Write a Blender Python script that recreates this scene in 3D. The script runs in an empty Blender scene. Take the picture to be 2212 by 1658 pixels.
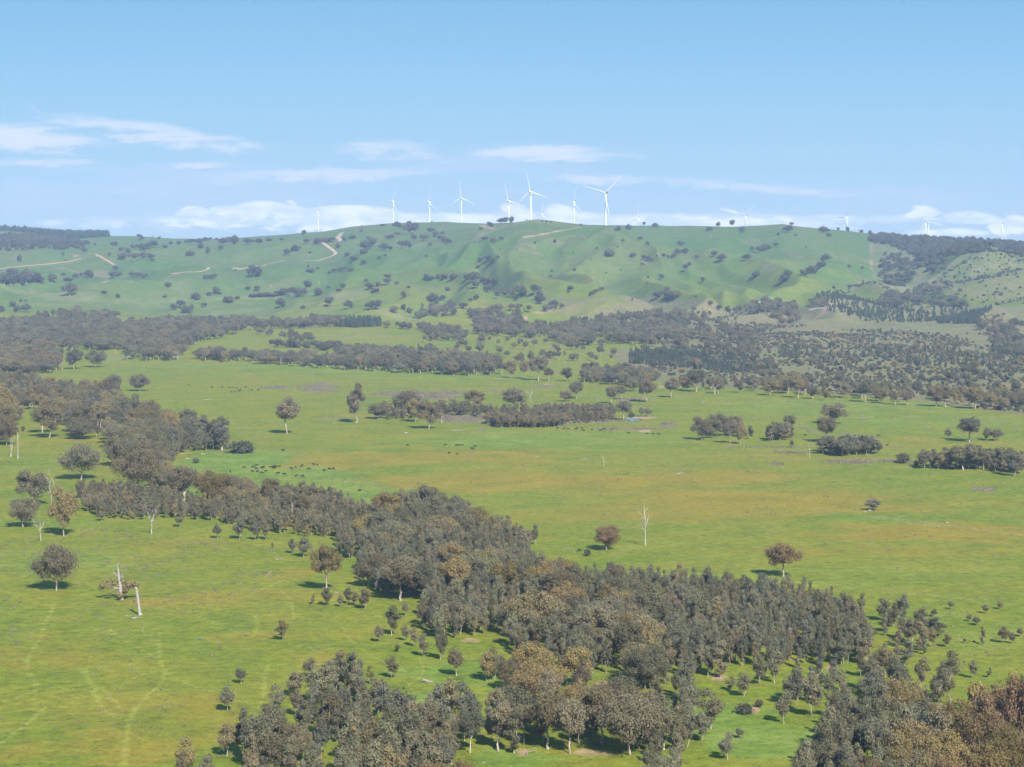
import bpy, math, random
import numpy as np
from mathutils import Vector, Matrix, Euler

R = math.radians
random.seed(7)
rng = np.random.default_rng(11)
sc = bpy.context.scene
COL = sc.collection

# ------------------------------------------------------------------ camera
H = 140.0                      # drone height over the valley floor
F = 4472.0                     # focal length in units of a 2212 wide picture
PITCH = math.atan(289.0 / F)   # horizon at row 540 of 1658
cam_d = bpy.data.cameras.new('camera')
cam = bpy.data.objects.new('camera', cam_d)
COL.objects.link(cam)
cam.location = (0, 0, H)
cam.rotation_euler = (R(90) - PITCH, 0, 0)
cam_d.sensor_width = 36
cam_d.lens = 36 * F / 2212
cam_d.clip_start = 1
cam_d.clip_end = 60000
sc.camera = cam

# ------------------------------------------------------------------ light
SUN_EL, SUN_AZ = R(39), R(158)     # behind the camera, to the right (azimuth clockwise from +Y)
sun_d = bpy.data.lights.new('sun', 'SUN')
sun_d.energy = 5.0
sun_d.angle = R(0.53)
sun_d.color = (1.0, 0.945, 0.86)
sun = bpy.data.objects.new('sun', sun_d)
COL.objects.link(sun)
sdir = Vector((math.sin(SUN_AZ) * math.cos(SUN_EL), math.cos(SUN_AZ) * math.cos(SUN_EL), math.sin(SUN_EL)))
sun.rotation_euler = sdir.to_track_quat('Z', 'Y').to_euler()

sc.view_settings.view_transform = 'Standard'
sc.view_settings.look = 'None'
sc.view_settings.exposure = 1.06
sc.view_settings.gamma = 1
sc.cycles.use_denoising = True
sc.cycles.max_bounces = 5
sc.cycles.diffuse_bounces = 3
sc.cycles.transparent_max_bounces = 4
sc.cycles.volume_bounces = 0
sc.cycles.caustics_reflective = False
sc.cycles.caustics_refractive = False

# ---- node helpers
def N(nt, typ, **kw):
    n = nt.nodes.new(typ)
    for k, v in kw.items():
        setattr(n, k, v)
    return n

class G:
    """tiny expression builder for math nodes"""
    def __init__(s, nt): s.nt = nt
    def m(s, op, a, b=None, c=None, clamp=False):
        n = s.nt.nodes.new('ShaderNodeMath'); n.operation = op; n.use_clamp = clamp
        for i, v in enumerate((a, b, c)):
            if v is None: continue
            if isinstance(v, (int, float)): n.inputs[i].default_value = v
            else: s.nt.links.new(v, n.inputs[i])
        return n.outputs[0]
    def mix(s, f, a, b, blend='MIX'):
        n = s.nt.nodes.new('ShaderNodeMix'); n.data_type = 'RGBA'; n.blend_type = blend
        for i, v in ((0, f), (6, a), (7, b)):
            if isinstance(v, (int, float)): n.inputs[i].default_value = v
            elif isinstance(v, tuple): n.inputs[i].default_value = (*v, 1) if len(v) == 3 else v
            else: s.nt.links.new(v, n.inputs[i])
        return n.outputs[2]
    def noise(s, vec, scale, detail=2, rough=.5, dist=0.0):
        n = s.nt.nodes.new('ShaderNodeTexNoise')
        n.inputs['Scale'].default_value = scale; n.inputs['Detail'].default_value = detail
        n.inputs['Roughness'].default_value = rough; n.inputs['Distortion'].default_value = dist
        if vec is not None: s.nt.links.new(vec, n.inputs['Vector'])
        return n.outputs['Fac']
    def ss(s, v, a, b):
        n = s.nt.nodes.new('ShaderNodeMapRange'); n.interpolation_type = 'SMOOTHSTEP'
        s.nt.links.new(v, n.inputs[0]); n.inputs[1].default_value = a; n.inputs[2].default_value = b
        return n.outputs[0]

world = bpy.data.worlds.new('World'); sc.world = world
world.use_nodes = True
nt = world.node_tree; nt.nodes.clear()
g = G(nt)
sky = N(nt, 'ShaderNodeTexSky', sky_type='NISHITA')
sky.sun_disc = False
sky.sun_elevation = SUN_EL
sky.sun_rotation = SUN_AZ
sky.altitude = 300; sky.air_density = 1.0; sky.dust_density = 0.6; sky.ozone_density = 1.6
tc = N(nt, 'ShaderNodeTexCoord')
sep = N(nt, 'ShaderNodeSeparateXYZ'); nt.links.new(tc.outputs['Generated'], sep.inputs[0])
ysafe = g.m('MAXIMUM', sep.outputs[1], 0.02)
az = g.m('DIVIDE', sep.outputs[0], ysafe)        # tangent of bearing from the view axis
el = g.m('DIVIDE', sep.outputs[2], ysafe)
cmb = N(nt, 'ShaderNodeCombineXYZ')
nt.links.new(az, cmb.inputs[0]); nt.links.new(g.m('MULTIPLY', el, 3.2), cmb.inputs[1])
n1 = g.noise(cmb.outputs[0], 22, 5, .6, .2)
n2 = g.noise(cmb.outputs[0], 62, 7, .66, .25)
cmb2 = N(nt, 'ShaderNodeCombineXYZ')
nt.links.new(az, cmb2.inputs[0]); nt.links.new(g.m('MULTIPLY', el, 9), cmb2.inputs[1])
n3 = g.noise(cmb2.outputs[0], 18, 7, .66, .5)     # stretched veils
azw = g.m('ADD', az, g.m('MULTIPLY', g.m('SUBTRACT', n1, .5), .035))
elw = g.m('ADD', el, g.m('MULTIPLY', g.m('SUBTRACT', n2, .5), .008))
# bearing/elevation of the cloud banks: (px, py, rx, ry, slope, strength)
def cl(px, py, rx, ry, sl, st):
    a0, e0 = (px - 1106) / F, (540 - py) / F
    da = g.m('SUBTRACT', azw, a0)
    de = g.m('SUBTRACT', g.m('SUBTRACT', elw, e0), g.m('MULTIPLY', da, -sl))
    q = g.m('ADD', g.m('POWER', g.m('ABSOLUTE', g.m('DIVIDE', da, rx / F)), 2.0), g.m('POWER', g.m('ABSOLUTE', g.m('DIVIDE', de, ry / F)), 2.0))
    v = g.m('SUBTRACT', 1.0, q, clamp=True)
    return g.m('MULTIPLY', v, st)
def total(lst):
    t = None
    for a in lst:
        v = cl(*a)
        t = v if t is None else g.m('MAXIMUM', t, v)
    return t
high = total([(60, 300, 240, 42, .08, 1.1), (330, 292, 290, 30, .16, 1.0), (500, 312, 90, 20, .1, .8), (110, 352, 180, 12, 0, .8), (400, 357, 150, 9, 0, .75),
              (850, 328, 130, 28, .02, .9), (1180, 334, 240, 22, .02, .95), (1370, 338, 90, 12, .05, .5), (100, 250, 60, 10, .5, .5),
              (690, 380, 310, 20, -.02, .85), (1290, 391, 170, 12, .02, 1.0), (1600, 405, 380, 16, .08, .7)])
veil = total([(330, 420, 640, 90, 0, 1.0), (1050, 365, 340, 34, .05, .8), (1300, 430, 600, 40, .03, .6), (1950, 440, 420, 60, .05, .7), (900, 470, 1600, 70, 0, .5)])
low = total([(520, 462, 70, 24, .1, 1.0), (430, 460, 60, 15, 0, .9), (620, 462, 130, 30, .12, 1.0), (760, 465, 130, 26, 0, 1.15), (930, 478, 230, 22, .05, .9), (790, 492, 240, 14, 0, .9),
             (1130, 465, 70, 30, .2, .8), (1210, 462, 60, 30, .2, .8), (1275, 478, 60, 22, .1, 1.2), (1590, 460, 30, 12, .2, .8), (1985, 462, 45, 22, .1, 1.0), (2080, 470, 110, 20, .05, .8),
             (1950, 475, 200, 20, 0, .55), (2190, 488, 60, 30, 0, .9), (2050, 502, 150, 14, 0, .6), (655, 436, 16, 8, 0, .6), (1106, 480, 1400, 30, 0, .72)])
hi_m = g.ss(g.m('MULTIPLY', high, g.m('SUBTRACT', g.m('ADD', g.m('MULTIPLY', n3, 3.0), g.m('MULTIPLY', n2, 1.8)), 1.55)), .08, .95)
ve_m = g.ss(g.m('MULTIPLY', veil, g.m('SUBTRACT', g.m('MULTIPLY', n3, 2.6), .7)), .05, .85)
lo_m = g.ss(g.m('MULTIPLY', low, g.m('SUBTRACT', g.m('ADD', g.m('MULTIPLY', n2, 1.8), g.m('MULTIPLY', n1, 1.2)), .55)), .28, .6)
bright = 8.6
# clear air: the physical sky, cooled by a blue gradient over elevation
elr = N(nt, 'ShaderNodeValToRGB'); nt.links.new(g.m('DIVIDE', el, .25), elr.inputs[0])
er = elr.color_ramp.elements
while len(er) < 4: er.new(.5)
for e_, (p_, c_) in zip(er, [(0, (.54, .78, .99)), (.15, (.38, .68, .93)), (.32, (.27, .60, .90)), (.62, (.12, .42, .80))]): e_.position = p_; e_.color = (*c_, 1)
grad = g.mix(1.0, elr.outputs[0], (bright, bright, bright), 'MULTIPLY')
clear = g.mix(.85, sky.outputs[0], grad)
c = g.mix(g.m('MULTIPLY', ve_m, .85), clear, (bright * .64, bright * .79, bright * .96))
c = g.mix(g.m('MULTIPLY', hi_m, .85), c, (bright * .92, bright * .96, bright * 1.04))
lit = g.mix(g.ss(g.noise(cmb.outputs[0], 55, 3, .5), .38, .62), (bright * .86, bright * .98, bright * 1.12), (bright * 1.28, bright * 1.29, bright * 1.3))
c = g.mix(g.m('MULTIPLY', lo_m, .85), c, lit)
bg = N(nt, 'ShaderNodeBackground'); bg.inputs[1].default_value = 0.053
nt.links.new(c, bg.inputs[0])
wo = N(nt, 'ShaderNodeOutputWorld'); nt.links.new(bg.outputs[0], wo.inputs[0])

# ------------------------------------------------------------------ numpy noise
def _grad(ix, iy, seed):
    h = (ix.astype(np.int64) * 374761393 + iy.astype(np.int64) * 668265263 + seed * 974634777) & 0x7fffffff
    h = ((h ^ (h >> 13)) * 1274126177) & 0x7fffffff
    a = (h ^ (h >> 16)).astype(np.float64) * (2 * math.pi / 0x7fffffff)
    return np.cos(a), np.sin(a)
def pn(x, y, seed=0):
    x, y = np.asarray(x, float), np.asarray(y, float)
    ix, iy = np.floor(x), np.floor(y); fx, fy = x - ix, y - iy
    u, v = fx * fx * fx * (fx * (fx * 6 - 15) + 10), fy * fy * fy * (fy * (fy * 6 - 15) + 10)
    def d(ox, oy):
        gx, gy = _grad(ix + ox, iy + oy, seed)
        return gx * (fx - ox) + gy * (fy - oy)
    a, b, c_, e = d(0, 0), d(1, 0), d(0, 1), d(1, 1)
    return ((a + (b - a) * u) * (1 - v) + (c_ + (e - c_) * u) * v) * 1.5
def fbm(x, y, o=4, seed=0):
    s, a = 0, 1.0
    for k in range(o):
        s = s + a * pn(x * 2 ** k, y * 2 ** k, seed + k); a *= .5
    return s
def sst(a, b, x):
    t = np.clip((x - a) / (b - a), 0, 1); return t * t * (3 - 2 * t)

# ------------------------------------------------------------------ terrain
CR_U = [-1500, -300, 0, 130, 230, 300, 380, 470, 570, 640, 700, 760, 840, 960, 1050, 1110, 1160, 1270, 1480, 1580, 1640, 1690, 1740, 1830, 1880, 1950, 2050, 2212, 2600, 3800]
CR_P = [500, 492, 497, 508, 510, 511, 516, 517, 511, 505, 501, 491, 483, 480, 484, 481, 478, 487, 489, 490, 488.5, 484.5, 492, 500, 505, 515, 520, 522, 520, 512]
CR_Y = [7000, 7000, 6900, 6800, 6700, 6700, 6600, 6500, 6400, 6300, 6300, 6200, 6100, 6000, 5800, 5650, 5550, 5550, 5600, 5600, 5600, 5600, 5650, 5700, 5700, 5700, 5700, 5600, 5600, 5800]
MOUNDS = [  # u, Y, height, lateral radius, depth radius
    (110, 5750, 26, 260, 230), (380, 5450, 26, 320, 220), (640, 5500, 24, 330, 260), (250, 4850, 14, 280, 200), (60, 4650, 12, 260, 220),
    (420, 4450, 12, 300, 210), (560, 4900, 16, 300, 220), (900, 4400, 14, 260, 260), (850, 5000, 22, 260, 320), (1010, 4500, 14, 200, 220), (1250, 4750, 26, 240, 380),
    (1530, 4700, 34, 260, 420), (1150, 5100, 22, 170, 330), (1350, 4980, 16, 90, 330), (1750, 4700, 34, 230, 460), (2120, 4700, 34, 260, 420), (2230, 4500, 16, 260, 360),
    (1440, 4950, -44, 100, 420), (1640, 4750, -46, 110, 360), (1905, 4600, -46, 130, 420), (760, 5200, -14, 120, 300), (1090, 5450, 8, 120, 160),
    (560, 5900, 16, 300, 180), (1950, 5250, -14, 130, 240)]
def hfun(x, y):
    u = 1106 + F * x / np.maximum(y, 400)
    yc = np.interp(u, CR_U, CR_Y); pc = np.interp(u, CR_U, CR_P)
    yc = yc + 0 * y
    zc = H + (540 - pc) / F * yc
    foot = 2500
    t = (y - foot) / (yc - foot)
    z = np.interp(t, [0, .12, .3, .45, .6, .75, .88, 1.0], [0, .02, .09, .2, .40, .64, .86, 1.0]) * zc
    # smooth the profile kinks a little
    bump = sst(.18, .5, t) * (1 - sst(.56, .88, t)) * (.55 + .45 * sst(650, 1000, u))
    wx = x + 240 * pn(x / 900, y / 900, 5) + 70 * pn(x / 260, y / 300, 6)
    r = 1 - np.sqrt(pn(wx / 420 + 7, y / 1500, 21) ** 2 + .004) * 2.4
    z = z + bump * (r * 46 - 20)
    r2 = 1 - np.sqrt(pn(wx / 170 + 3, y / 520 + 2, 23) ** 2 + .003) * 2.4
    z = z + bump * (r2 * 25 - 12)
    r3 = 1 - np.sqrt(pn(wx / 85 + 9, y / 260 + 5, 27) ** 2 + .004) * 2.4
    z = z + bump * (r3 * 6 - 3)
    fb = sst(.14, .35, t) * (1 - sst(.55, .9, t))
    z = z + fb * 15 * fbm(x / 520, y / 420, 3, 31)
    for (mu, my, mh, sx, sy) in MOUNDS:
        mx = (mu - 1106) / F * my
        q = ((x - mx) / sx) ** 2 + ((y - my) / sy) ** 2
        near = np.where(t < 1.0, 1.0, 0.4) if my < 6600 else 1.0
        z = z + mh * np.exp(-q) * near * np.where(t < 1, 1 - .85 * sst(.86, 1.0, t) * (my < 6600), 1)
    back = zc + (y - yc) * (540 - pc) / F - 16 * sst(0, 450, y - yc)
    back = np.where(y > 9800, back - (y - 9800) * .03, back)
    z = np.where(t > 1, back + np.where((u < 230) | (u > 3000), 0, 0), z)
    z = z + np.where(t > 1, 1, 0) * 10 * np.exp(-((u - 10) / 90.0) ** 2) * sst(0, 700, y - yc) * .55
    flat = 1 - sst(.0, .3, t)
    z = z + flat * (1.6 * pn(x / 380, y / 420, 41) + .5 * pn(x / 120, y / 150, 42) + .12 * pn(x / 22, y / 22, 43))
    z = z + (1 - flat) * (1.2 * pn(x / 90, y / 140, 44))
    return z

s_in = np.arange(-.27, .27001, .0006)
so = .27 + np.cumsum(np.linspace(.002, .03, 42))
S = np.concatenate([-so[::-1], s_in, so])
ys = [-250., -100., 0., 80., 160., 240., 300., 350., 400.]
while ys[-1] < 2600: ys.append(ys[-1] * 1.0045)
while ys[-1] < 7200: ys.append(ys[-1] + 11.5)
while ys[-1] < 10600: ys.append(ys[-1] + 40)
YS = np.array(ys)
XX = S[None, :] * np.maximum(YS, 1200)[:, None]
YY = np.repeat(YS[:, None], len(S), 1)
ZZ = hfun(XX, YY)

def ground(x, y):
    """height of the built ground mesh at x, y (bilinear)"""
    x = np.atleast_1d(np.asarray(x, float)); y = np.atleast_1d(np.asarray(y, float))
    j = np.clip(np.searchsorted(YS, y) - 1, 0, len(YS) - 2)
    fy = np.clip((y - YS[j]) / (YS[j + 1] - YS[j]), 0, 1)
    def row(jj):
        s = x / np.maximum(YS[jj], 1200)
        i = np.clip(np.searchsorted(S, s) - 1, 0, len(S) - 2)
        f = np.clip((s - S[i]) / (S[i + 1] - S[i]), 0, 1)
        return ZZ[jj, i] * (1 - f) + ZZ[jj, i + 1] * f
    return row(j) * (1 - fy) + row(j + 1) * fy
def gz(x, y): return float(ground(x, y)[0])

cp, sp = math.cos(PITCH), math.sin(PITCH)
def ray(px, py):
    a, b = (px - 1106) / F, (829 - py) / F
    return np.array([a, cp + b * sp, -sp + b * cp])
YR = np.concatenate([np.arange(300, 2600, 3.), np.arange(2600, 9600, 5.)])
def hit(px, py):
    """the ground point seen at picture coordinates (2212 x 1658)"""
    d = ray(px, py); d = d / d[1]
    zr = H + d[2] * YR
    below = zr < ground(d[0] * YR, YR)
    if not below.any():
        k = len(YR) - 1
        dz = zr - ground(d[0] * YR, YR)
        m = YR > 4500
        k = np.where(m)[0][np.argmin(dz[m])]
        return float(d[0] * YR[k]), float(YR[k])
    k = int(np.argmax(below))
    if k == 0: return float(d[0] * YR[0]), float(YR[0])
    y0, y1 = YR[k - 1], YR[k]
    for _ in range(12):
        ym = (y0 + y1) / 2
        if H + d[2] * ym < gz(d[0] * ym, ym): y1 = ym
        else: y0 = ym
    return float(d[0] * y1), float(y1)
def proj(x, y, z):
    dz = z - H
    dep = y * cp - dz * sp
    up = y * sp + dz * cp
    return 1106 + F * x / dep, 829 - F * up / dep

T = {'A1': (0, 345.6), 'A2': (737.3, 345.6), 'A3': (1474.6, 345.6), 'B1': (0, 748.8), 'B2': (737.3, 748.8), 'B3': (1474.6, 748.8),
     'C1': (0, 1152), 'C2': (737.3, 1152), 'C3': (1474.6, 1152), 'P': (0, 0), 'Z': (489.6, 950.4)}
def P(t, x, y):
    k = 1 if t == 'P' else (.1432 if t == 'Z' else 1 / 3)
    return T[t][0] + x * k, T[t][1] + y * k

# ------------------------------------------------------------------ painted land cover (world space masks)
XF, YF = XX.ravel(), YY.ravel()
masks = {k: np.zeros(XF.shape, np.float32) for k in ('dry', 'scrub', 'dirt', 'lush', 'pale', 'path')}
def seg_mask(key, pts, wid, strength=1.0, anis=1.0):
    """a strip along world points; wid in metres"""
    for (x0, y0), (x1, y1) in zip(pts[:-1], pts[1:]):
        pad = wid * 3 * max(1, anis)
        sel = np.where((XF > min(x0, x1) - pad) & (XF < max(x0, x1) + pad) & (YF > min(y0, y1) - pad) & (YF < max(y0, y1) + pad))[0]
        if not len(sel): continue
        px, py = XF[sel] - x0, (YF[sel] - y0) / anis
        dx, dy = x1 - x0, (y1 - y0) / anis
        t = np.clip((px * dx + py * dy) / (dx * dx + dy * dy + 1e-9), 0, 1)
        d = np.hypot(px - t * dx, py - t * dy) + .5 * wid * (pn(XF[sel] / (wid * 3), YF[sel] / (wid * 3 * anis), 3))
        v = strength * (1 - sst(wid * .45, wid * 1.1, d))
        masks[key][sel] = np.maximum(masks[key][sel], v)
def ell(key, t, cx, cy, rx, ry, strength=1.0, soft=.5):
    px, py = P(t, cx, cy); k = 1 if t == 'P' else 1 / 3
    x, y = hit(px, py); _, yb = hit(px, py - ry * k); _, ya = hit(px, py + ry * k)
    ry_ = max(6, abs(yb - ya) / 2); ry_ = min(ry_, 400); yc = (ya + yb) / 2 if abs(yb - ya) < 900 else y
    rx_ = rx * k * y / F
    j0, j1 = np.searchsorted(YS, [yc - 2.2 * ry_, yc + 2.2 * ry_]); sub = slice(j0 * len(S), j1 * len(S))
    sel = j0 * len(S) + np.where(np.abs(XF[sub] - x) < 2.2 * rx_)[0]
    if not len(sel): return
    xf, yf = XF[sel], YF[sel]
    q = np.hypot((xf - x) / rx_, (yf - yc) / ry_)
    q = q + .45 * fbm(xf / (rx_ * .7), yf / (ry_ * .7), 3, 9)
    v = (strength * (1 - sst(1 - soft, 1 + soft * .5, q))).astype(np.float32)
    masks[key][sel] = np.maximum(masks[key][sel], v)
def in_poly(px, py, poly):
    px, py = np.asarray(px), np.asarray(py); c_ = np.zeros(px.shape, bool); n = len(poly)
    for i in range(n):
        x0, y0 = poly[i]; x1, y1 = poly[(i + 1) % n]
        if y0 == y1: continue
        m = ((y0 > py) != (y1 > py)) & (px < (x1 - x0) * (py - y0) / (y1 - y0) + x0)
        c_ ^= m
    return c_
def wpoly(t, pts): return [hit(*P(t, *p)) for p in pts]
def dense(pts, n=8):
    out = []
    for a, b in zip(pts, pts[1:] + pts[:1]):
        for i in range(n): out.append((a[0] + (b[0] - a[0]) * i / n, a[1] + (b[1] - a[1]) * i / n))
    return out
def area(key, t, pts, strength=1.0):
    w = wpoly(t, dense(pts, 4))
    m = in_poly(XF, YF, w)
    masks[key][m] = np.maximum(masks[key][m], strength)
def smooth_line(pts):
    p = np.array(pts, float)
    for _ in range(3):
        if len(p) < 3: break
        q = [p[0]]
        for a, b in zip(p[:-1], p[1:]): q += [a * .75 + b * .25, a * .25 + b * .75]
        p = np.array(q + [p[-1]])
    return [tuple(v) for v in p]
def strip(key, t, pts, wid, strength=1.0, anis=1.0):
    p2 = []
    for a, b in zip(pts[:-1], pts[1:]):
        for i in range(4): p2.append((a[0] + (b[0] - a[0]) * i / 4, a[1] + (b[1] - a[1]) * i / 4))
    p2.append(pts[-1])
    seg_mask(key, [hit(*P(t, *p)) for p in p2], wid, strength, anis)

# yellow-brown sward on the open plain
for a in [('P', 1250, 1040, 560, 26, .75), ('P', 1000, 990, 340, 22, .6), ('P', 1700, 1085, 480, 26, .8), ('P', 2050, 1150, 330, 24, .8), ('P', 1500, 1110, 420, 20, .6),
          ('P', 700, 1000, 110, 18, .7), ('P', 900, 1040, 150, 14, .7), ('P', 2000, 960, 220, 18, .35), ('P', 780, 900, 160, 10, .35), ('P', 450, 830, 180, 12, .3), ('P', 1750, 990, 320, 16, .4),
          ('P', 1900, 1190, 400, 14, .5), ('P', 120, 925, 110, 10, .5), ('P', 160, 955, 120, 7, .45), ('P', 560, 1290, 190, 20, .5), ('P', 330, 1300, 110, 12, .5), ('P', 420, 1175, 200, 14, .4), ('P', 640, 1240, 80, 18, .45),
          ('P', 120, 1420, 200, 50, .45), ('P', 350, 1560, 300, 70, .45), ('P', 560, 1380, 150, 40, .35), ('P', 200, 1620, 250, 40, .5), ('P', 700, 1420, 60, 30, .4)]:
    ell('dry', *a)
# bright green stretches
area('lush', 'Z', [(-1400, 560), (-300, 190), (860, 172), (1200, 280), (1560, 420), (1900, 520), (2260, 660), (2560, 800), (2400, 1100), (300, 1100)], .9)
for a in [('P', 1150, 950, 330, 22, .65), ('P', 1800, 880, 420, 22, .55), ('P', 2000, 910, 300, 26, .5), ('P', 900, 800, 330, 7, .7), ('P', 500, 790, 330, 8, .6), ('P', 1000, 815, 320, 8, .6), ('P', 1500, 1190, 300, 24, .4),
          ('P', 1880, 1245, 380, 30, .45), ('P', 120, 1215, 170, 34, .6), ('P', 1100, 1460, 300, 40, .7), ('P', 1100, 1640, 120, 24, .9), ('P', 1640, 1600, 220, 60, .95), ('P', 2080, 1370, 200, 50, .5), ('P', 1500, 1540, 200, 40, .8),
          ('P', 950, 1510, 130, 20, .8), ('P', 1900, 1120, 120, 10, .6), ('P', 90, 1010, 120, 22, .4), ('P', 650, 1190, 200, 20, .3), ('P', 100, 1130, 200, 12, .5), ('P', 1450, 860, 300, 8, .5)]:
    ell('lush', *a)
# purple-brown rush beds and bare scrub soil
for a in [('B2', 500, 305, 330, 20, .9), ('B2', 600, 330, 220, 14, .8), ('B2', 780, 465, 210, 28, .95), ('B2', 1250, 500, 330, 20, .8), ('B2', 1620, 480, 300, 18, .7), ('B2', 350, 500, 80, 10, .6), ('B2', 910, 540, 30, 10, .8),
          ('B2', 1330, 262, 130, 9, .8), ('B2', 1880, 345, 130, 14, .8), ('B2', 1850, 535, 220, 12, .8), ('B2', 2110, 510, 60, 18, .7), ('B2', 1450, 380, 200, 16, .5), ('B2', 1000, 290, 60, 10, .7),
          ('B1', 1780, 265, 130, 12, .7), ('B1', 2080, 255, 100, 26, .8), ('B1', 2080, 290, 150, 10, .8), ('B1', 2120, 460, 140, 5, .8), ('B1', 1400, 690, 90, 6, .7),
          ('B3', 780, 530, 90, 8, .8), ('B3', 860, 550, 60, 8, .8), ('B3', 1170, 590, 90, 16, .8), ('B3', 1050, 560, 60, 10, .7), ('B3', 740, 465, 60, 8, .7), ('B3', 700, 690, 120, 8, .9), ('B3', 1080, 750, 170, 12, .9),
          ('B3', 1250, 735, 220, 8, .7), ('B3', 1450, 750, 120, 10, .8), ('B3', 600, 452, 120, 8, .4), ('B3', 310, 650, 80, 7, .8), ('B3', 1390, 655, 90, 6, .7), ('B3', 1600, 690, 120, 5, .7), ('B3', 1960, 928, 90, 16, .7), ('B3', 615, 765, 50, 8, .6)]:
    ell(*(('scrub',) + a), soft=.35)
area('scrub', 'A3', [(-560, 990), (-200, 870), (200, 930), (600, 990), (1000, 900), (1500, 940), (1900, 940), (2212, 950), (2212, 1660), (1500, 1560), (700, 1500), (0, 1460), (-250, 1420), (-500, 1250), (-100, 1180), (-560, 1060)], .62)
area('scrub', 'A2', [(650, 1210), (900, 1180), (1500, 1200), (1650, 1240), (1600, 1400), (1000, 1360), (640, 1290)], .35)
area('scrub', 'A2', [(1290, 900), (1900, 890), (2212, 960), (2212, 1000), (1500, 1040), (1300, 990)], .5)
area('scrub', 'A3', [(1218, 520), (1500, 560), (1720, 660), (1960, 580), (2300, 620), (2300, 930), (1850, 900), (1200, 870), (1000, 850), (1218, 760)], .52)
for a in [('A1', 500, 725, 260, 14, .9), ('A1', 120, 630, 70, 22, .5), ('A1', 1680, 1000, 110, 14, .5), ('A2', 1100, 470, 280, 40, .42), ('A2', 1180, 560, 160, 50, .5), ('A2', 1420, 560, 120, 50, .45), ('A2', 1600, 560, 120, 40, .3),
          ('A2', 2010, 640, 120, 40, .5), ('A3', 480, 550, 150, 60, .45), ('A3', 720, 600, 60, 70, .5), ('A3', 560, 700, 60, 50, .55), ('A2', 1600, 810, 60, 25, .5), ('A2', 120, 770, 40, 12, .6), ('A3', 1900, 700, 220, 60, .3), ('A3', 2000, 780, 180, 60, .3),
          ('A1', 60, 480, 120, 12, .8), ('A1', 900, 740, 200, 8, .3), ('A2', 800, 500, 200, 30, .35)]:
    ell(*(('scrub',) + a))
# pale dry grass on the foothills and field edges
for a in [('A1', 300, 880, 300, 20, .8), ('A1', 500, 900, 260, 26, .7), ('A1', 1180, 820, 120, 50, .5), ('A1', 2100, 900, 260, 14, .7), ('A1', 1500, 985, 330, 16, .7), ('A1', 900, 720, 200, 8, .6), ('A1', 1150, 740, 260, 10, .6),
          ('A1', 100, 860, 200, 12, .7), ('A1', 400, 940, 350, 10, .7), ('A1', 1350, 760, 150, 7, .6), ('A1', 720, 1290, 110, 20, .9), ('A2', 100, 1130, 330, 30, .5), ('A2', 400, 1020, 330, 25, .7), ('A2', 950, 1090, 300, 20, .4),
          ('A2', 60, 900, 160, 18, .5), ('A1', 1150, 505, 120, 8, .7), ('A2', 1250, 400, 200, 14, .7), ('A2', 900, 500, 30, 60, .6), ('A3', 540, 900, 300, 10, .7), ('A3', 250, 870, 200, 16, .3), ('A3', 560, 700, 70, 40, .6), ('A3', 600, 745, 50, 20, .8),
          ('A3', 650, 1080, 150, 20, .7), ('A3', 350, 1060, 200, 30, .7), ('A3', 550, 1150, 200, 30, .6), ('A3', 900, 1200, 200, 30, .5), ('A3', 1800, 1120, 300, 10, .6), ('A1', 250, 610, 130, 10, .4), ('B1', 1580, 525, 60, 8, .8), ('B1', 1760, 675, 120, 4, .6),
          ('B2', 1200, 170, 330, 14, .3), ('A2', 2050, 780, 200, 30, .3), ('A2', 300, 700, 200, 30, .2), ('A3', 1700, 900, 200, 20, .4), ('B3', 1200, 330, 400, 8, .4), ('A2', 1700, 820, 140, 16, .5)]:
    ell(*(('pale',) + a))
for a in [('A3', 1650, 1085, 280, 26, 1.0), ('A3', 1550, 1020, 90, 20, 1.0), ('A3', 2130, 985, 100, 24, .8), ('A3', 220, 1265, 80, 10, .9), ('A3', 1900, 1300, 120, 24, .7), ('A3', 1500, 1290, 100, 14, .6), ('B3', 1850, 190, 150, 26, .6), ('A2', 1950, 1225, 180, 16, .9), ('A3', 130, 1370, 60, 8, .9)]:
    ell(*(('lush',) + a))
# bare earth
for a in [('C2', 830, 700, 90, 18, .6), ('C2', 1380, 775, 330, 30, .8), ('C2', 1690, 990, 60, 40, .85), ('C3', 230, 938, 60, 10, .8), ('C3', 970, 880, 60, 8, .7), ('C3', 1180, 820, 90, 8, .6), ('C3', 1670, 1140, 60, 8, .9),
          ('C3', 470, 1147, 30, 5, .9), ('C2', 1180, 1420, 50, 6, .7), ('C2', 1600, 1420, 160, 14, .6), ('C1', 1735, 262, 30, 10, .7), ('B1', 1200, 693, 50, 5, .8), ('B2', 720, 1198, 60, 12, .9), ('B1', 1030, 1215, 50, 5, .4),
          ('B2', 1705, 475, 65, 11, 1.1), ('B2', 1960, 462, 100, 9, 1.0), ('B2', 1970, 550, 45, 9, .9), ('A3', 940, 980, 110, 22, .7), ('A3', 960, 940, 30, 14, .8), ('A2', 1195, 1030, 14, 22, .9), ('A1', 665, 797, 35, 10, .7), ('A1', 1755, 820, 14, 14, .6),
          ('B2', 720, 50, 110, 7, .7), ('A2', 1580, 508, 18, 8, .8), ('A3', 1880, 690, 14, 6, 1.0), ('A1', 75, 1235, 40, 10, .8), ('C3', 1040, 775, 30, 8, .7), ('B2', 2090, 262, 30, 10, .8), ('A3', 145, 960, 60, 8, .6), ('A1', 500, 622, 30, 8, .9), ('A3', 440, 935, 50, 4, .9)]:
    ell(*(('dirt',) + a), soft=.35)
strip('dirt', 'A2', [(1190, 502), (1300, 484), (1400, 462), (1550, 436)], 8, .75, 1.4)
strip('dirt', 'A2', [(905, 425), (985, 448)], 10, .8, 1.5)
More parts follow.
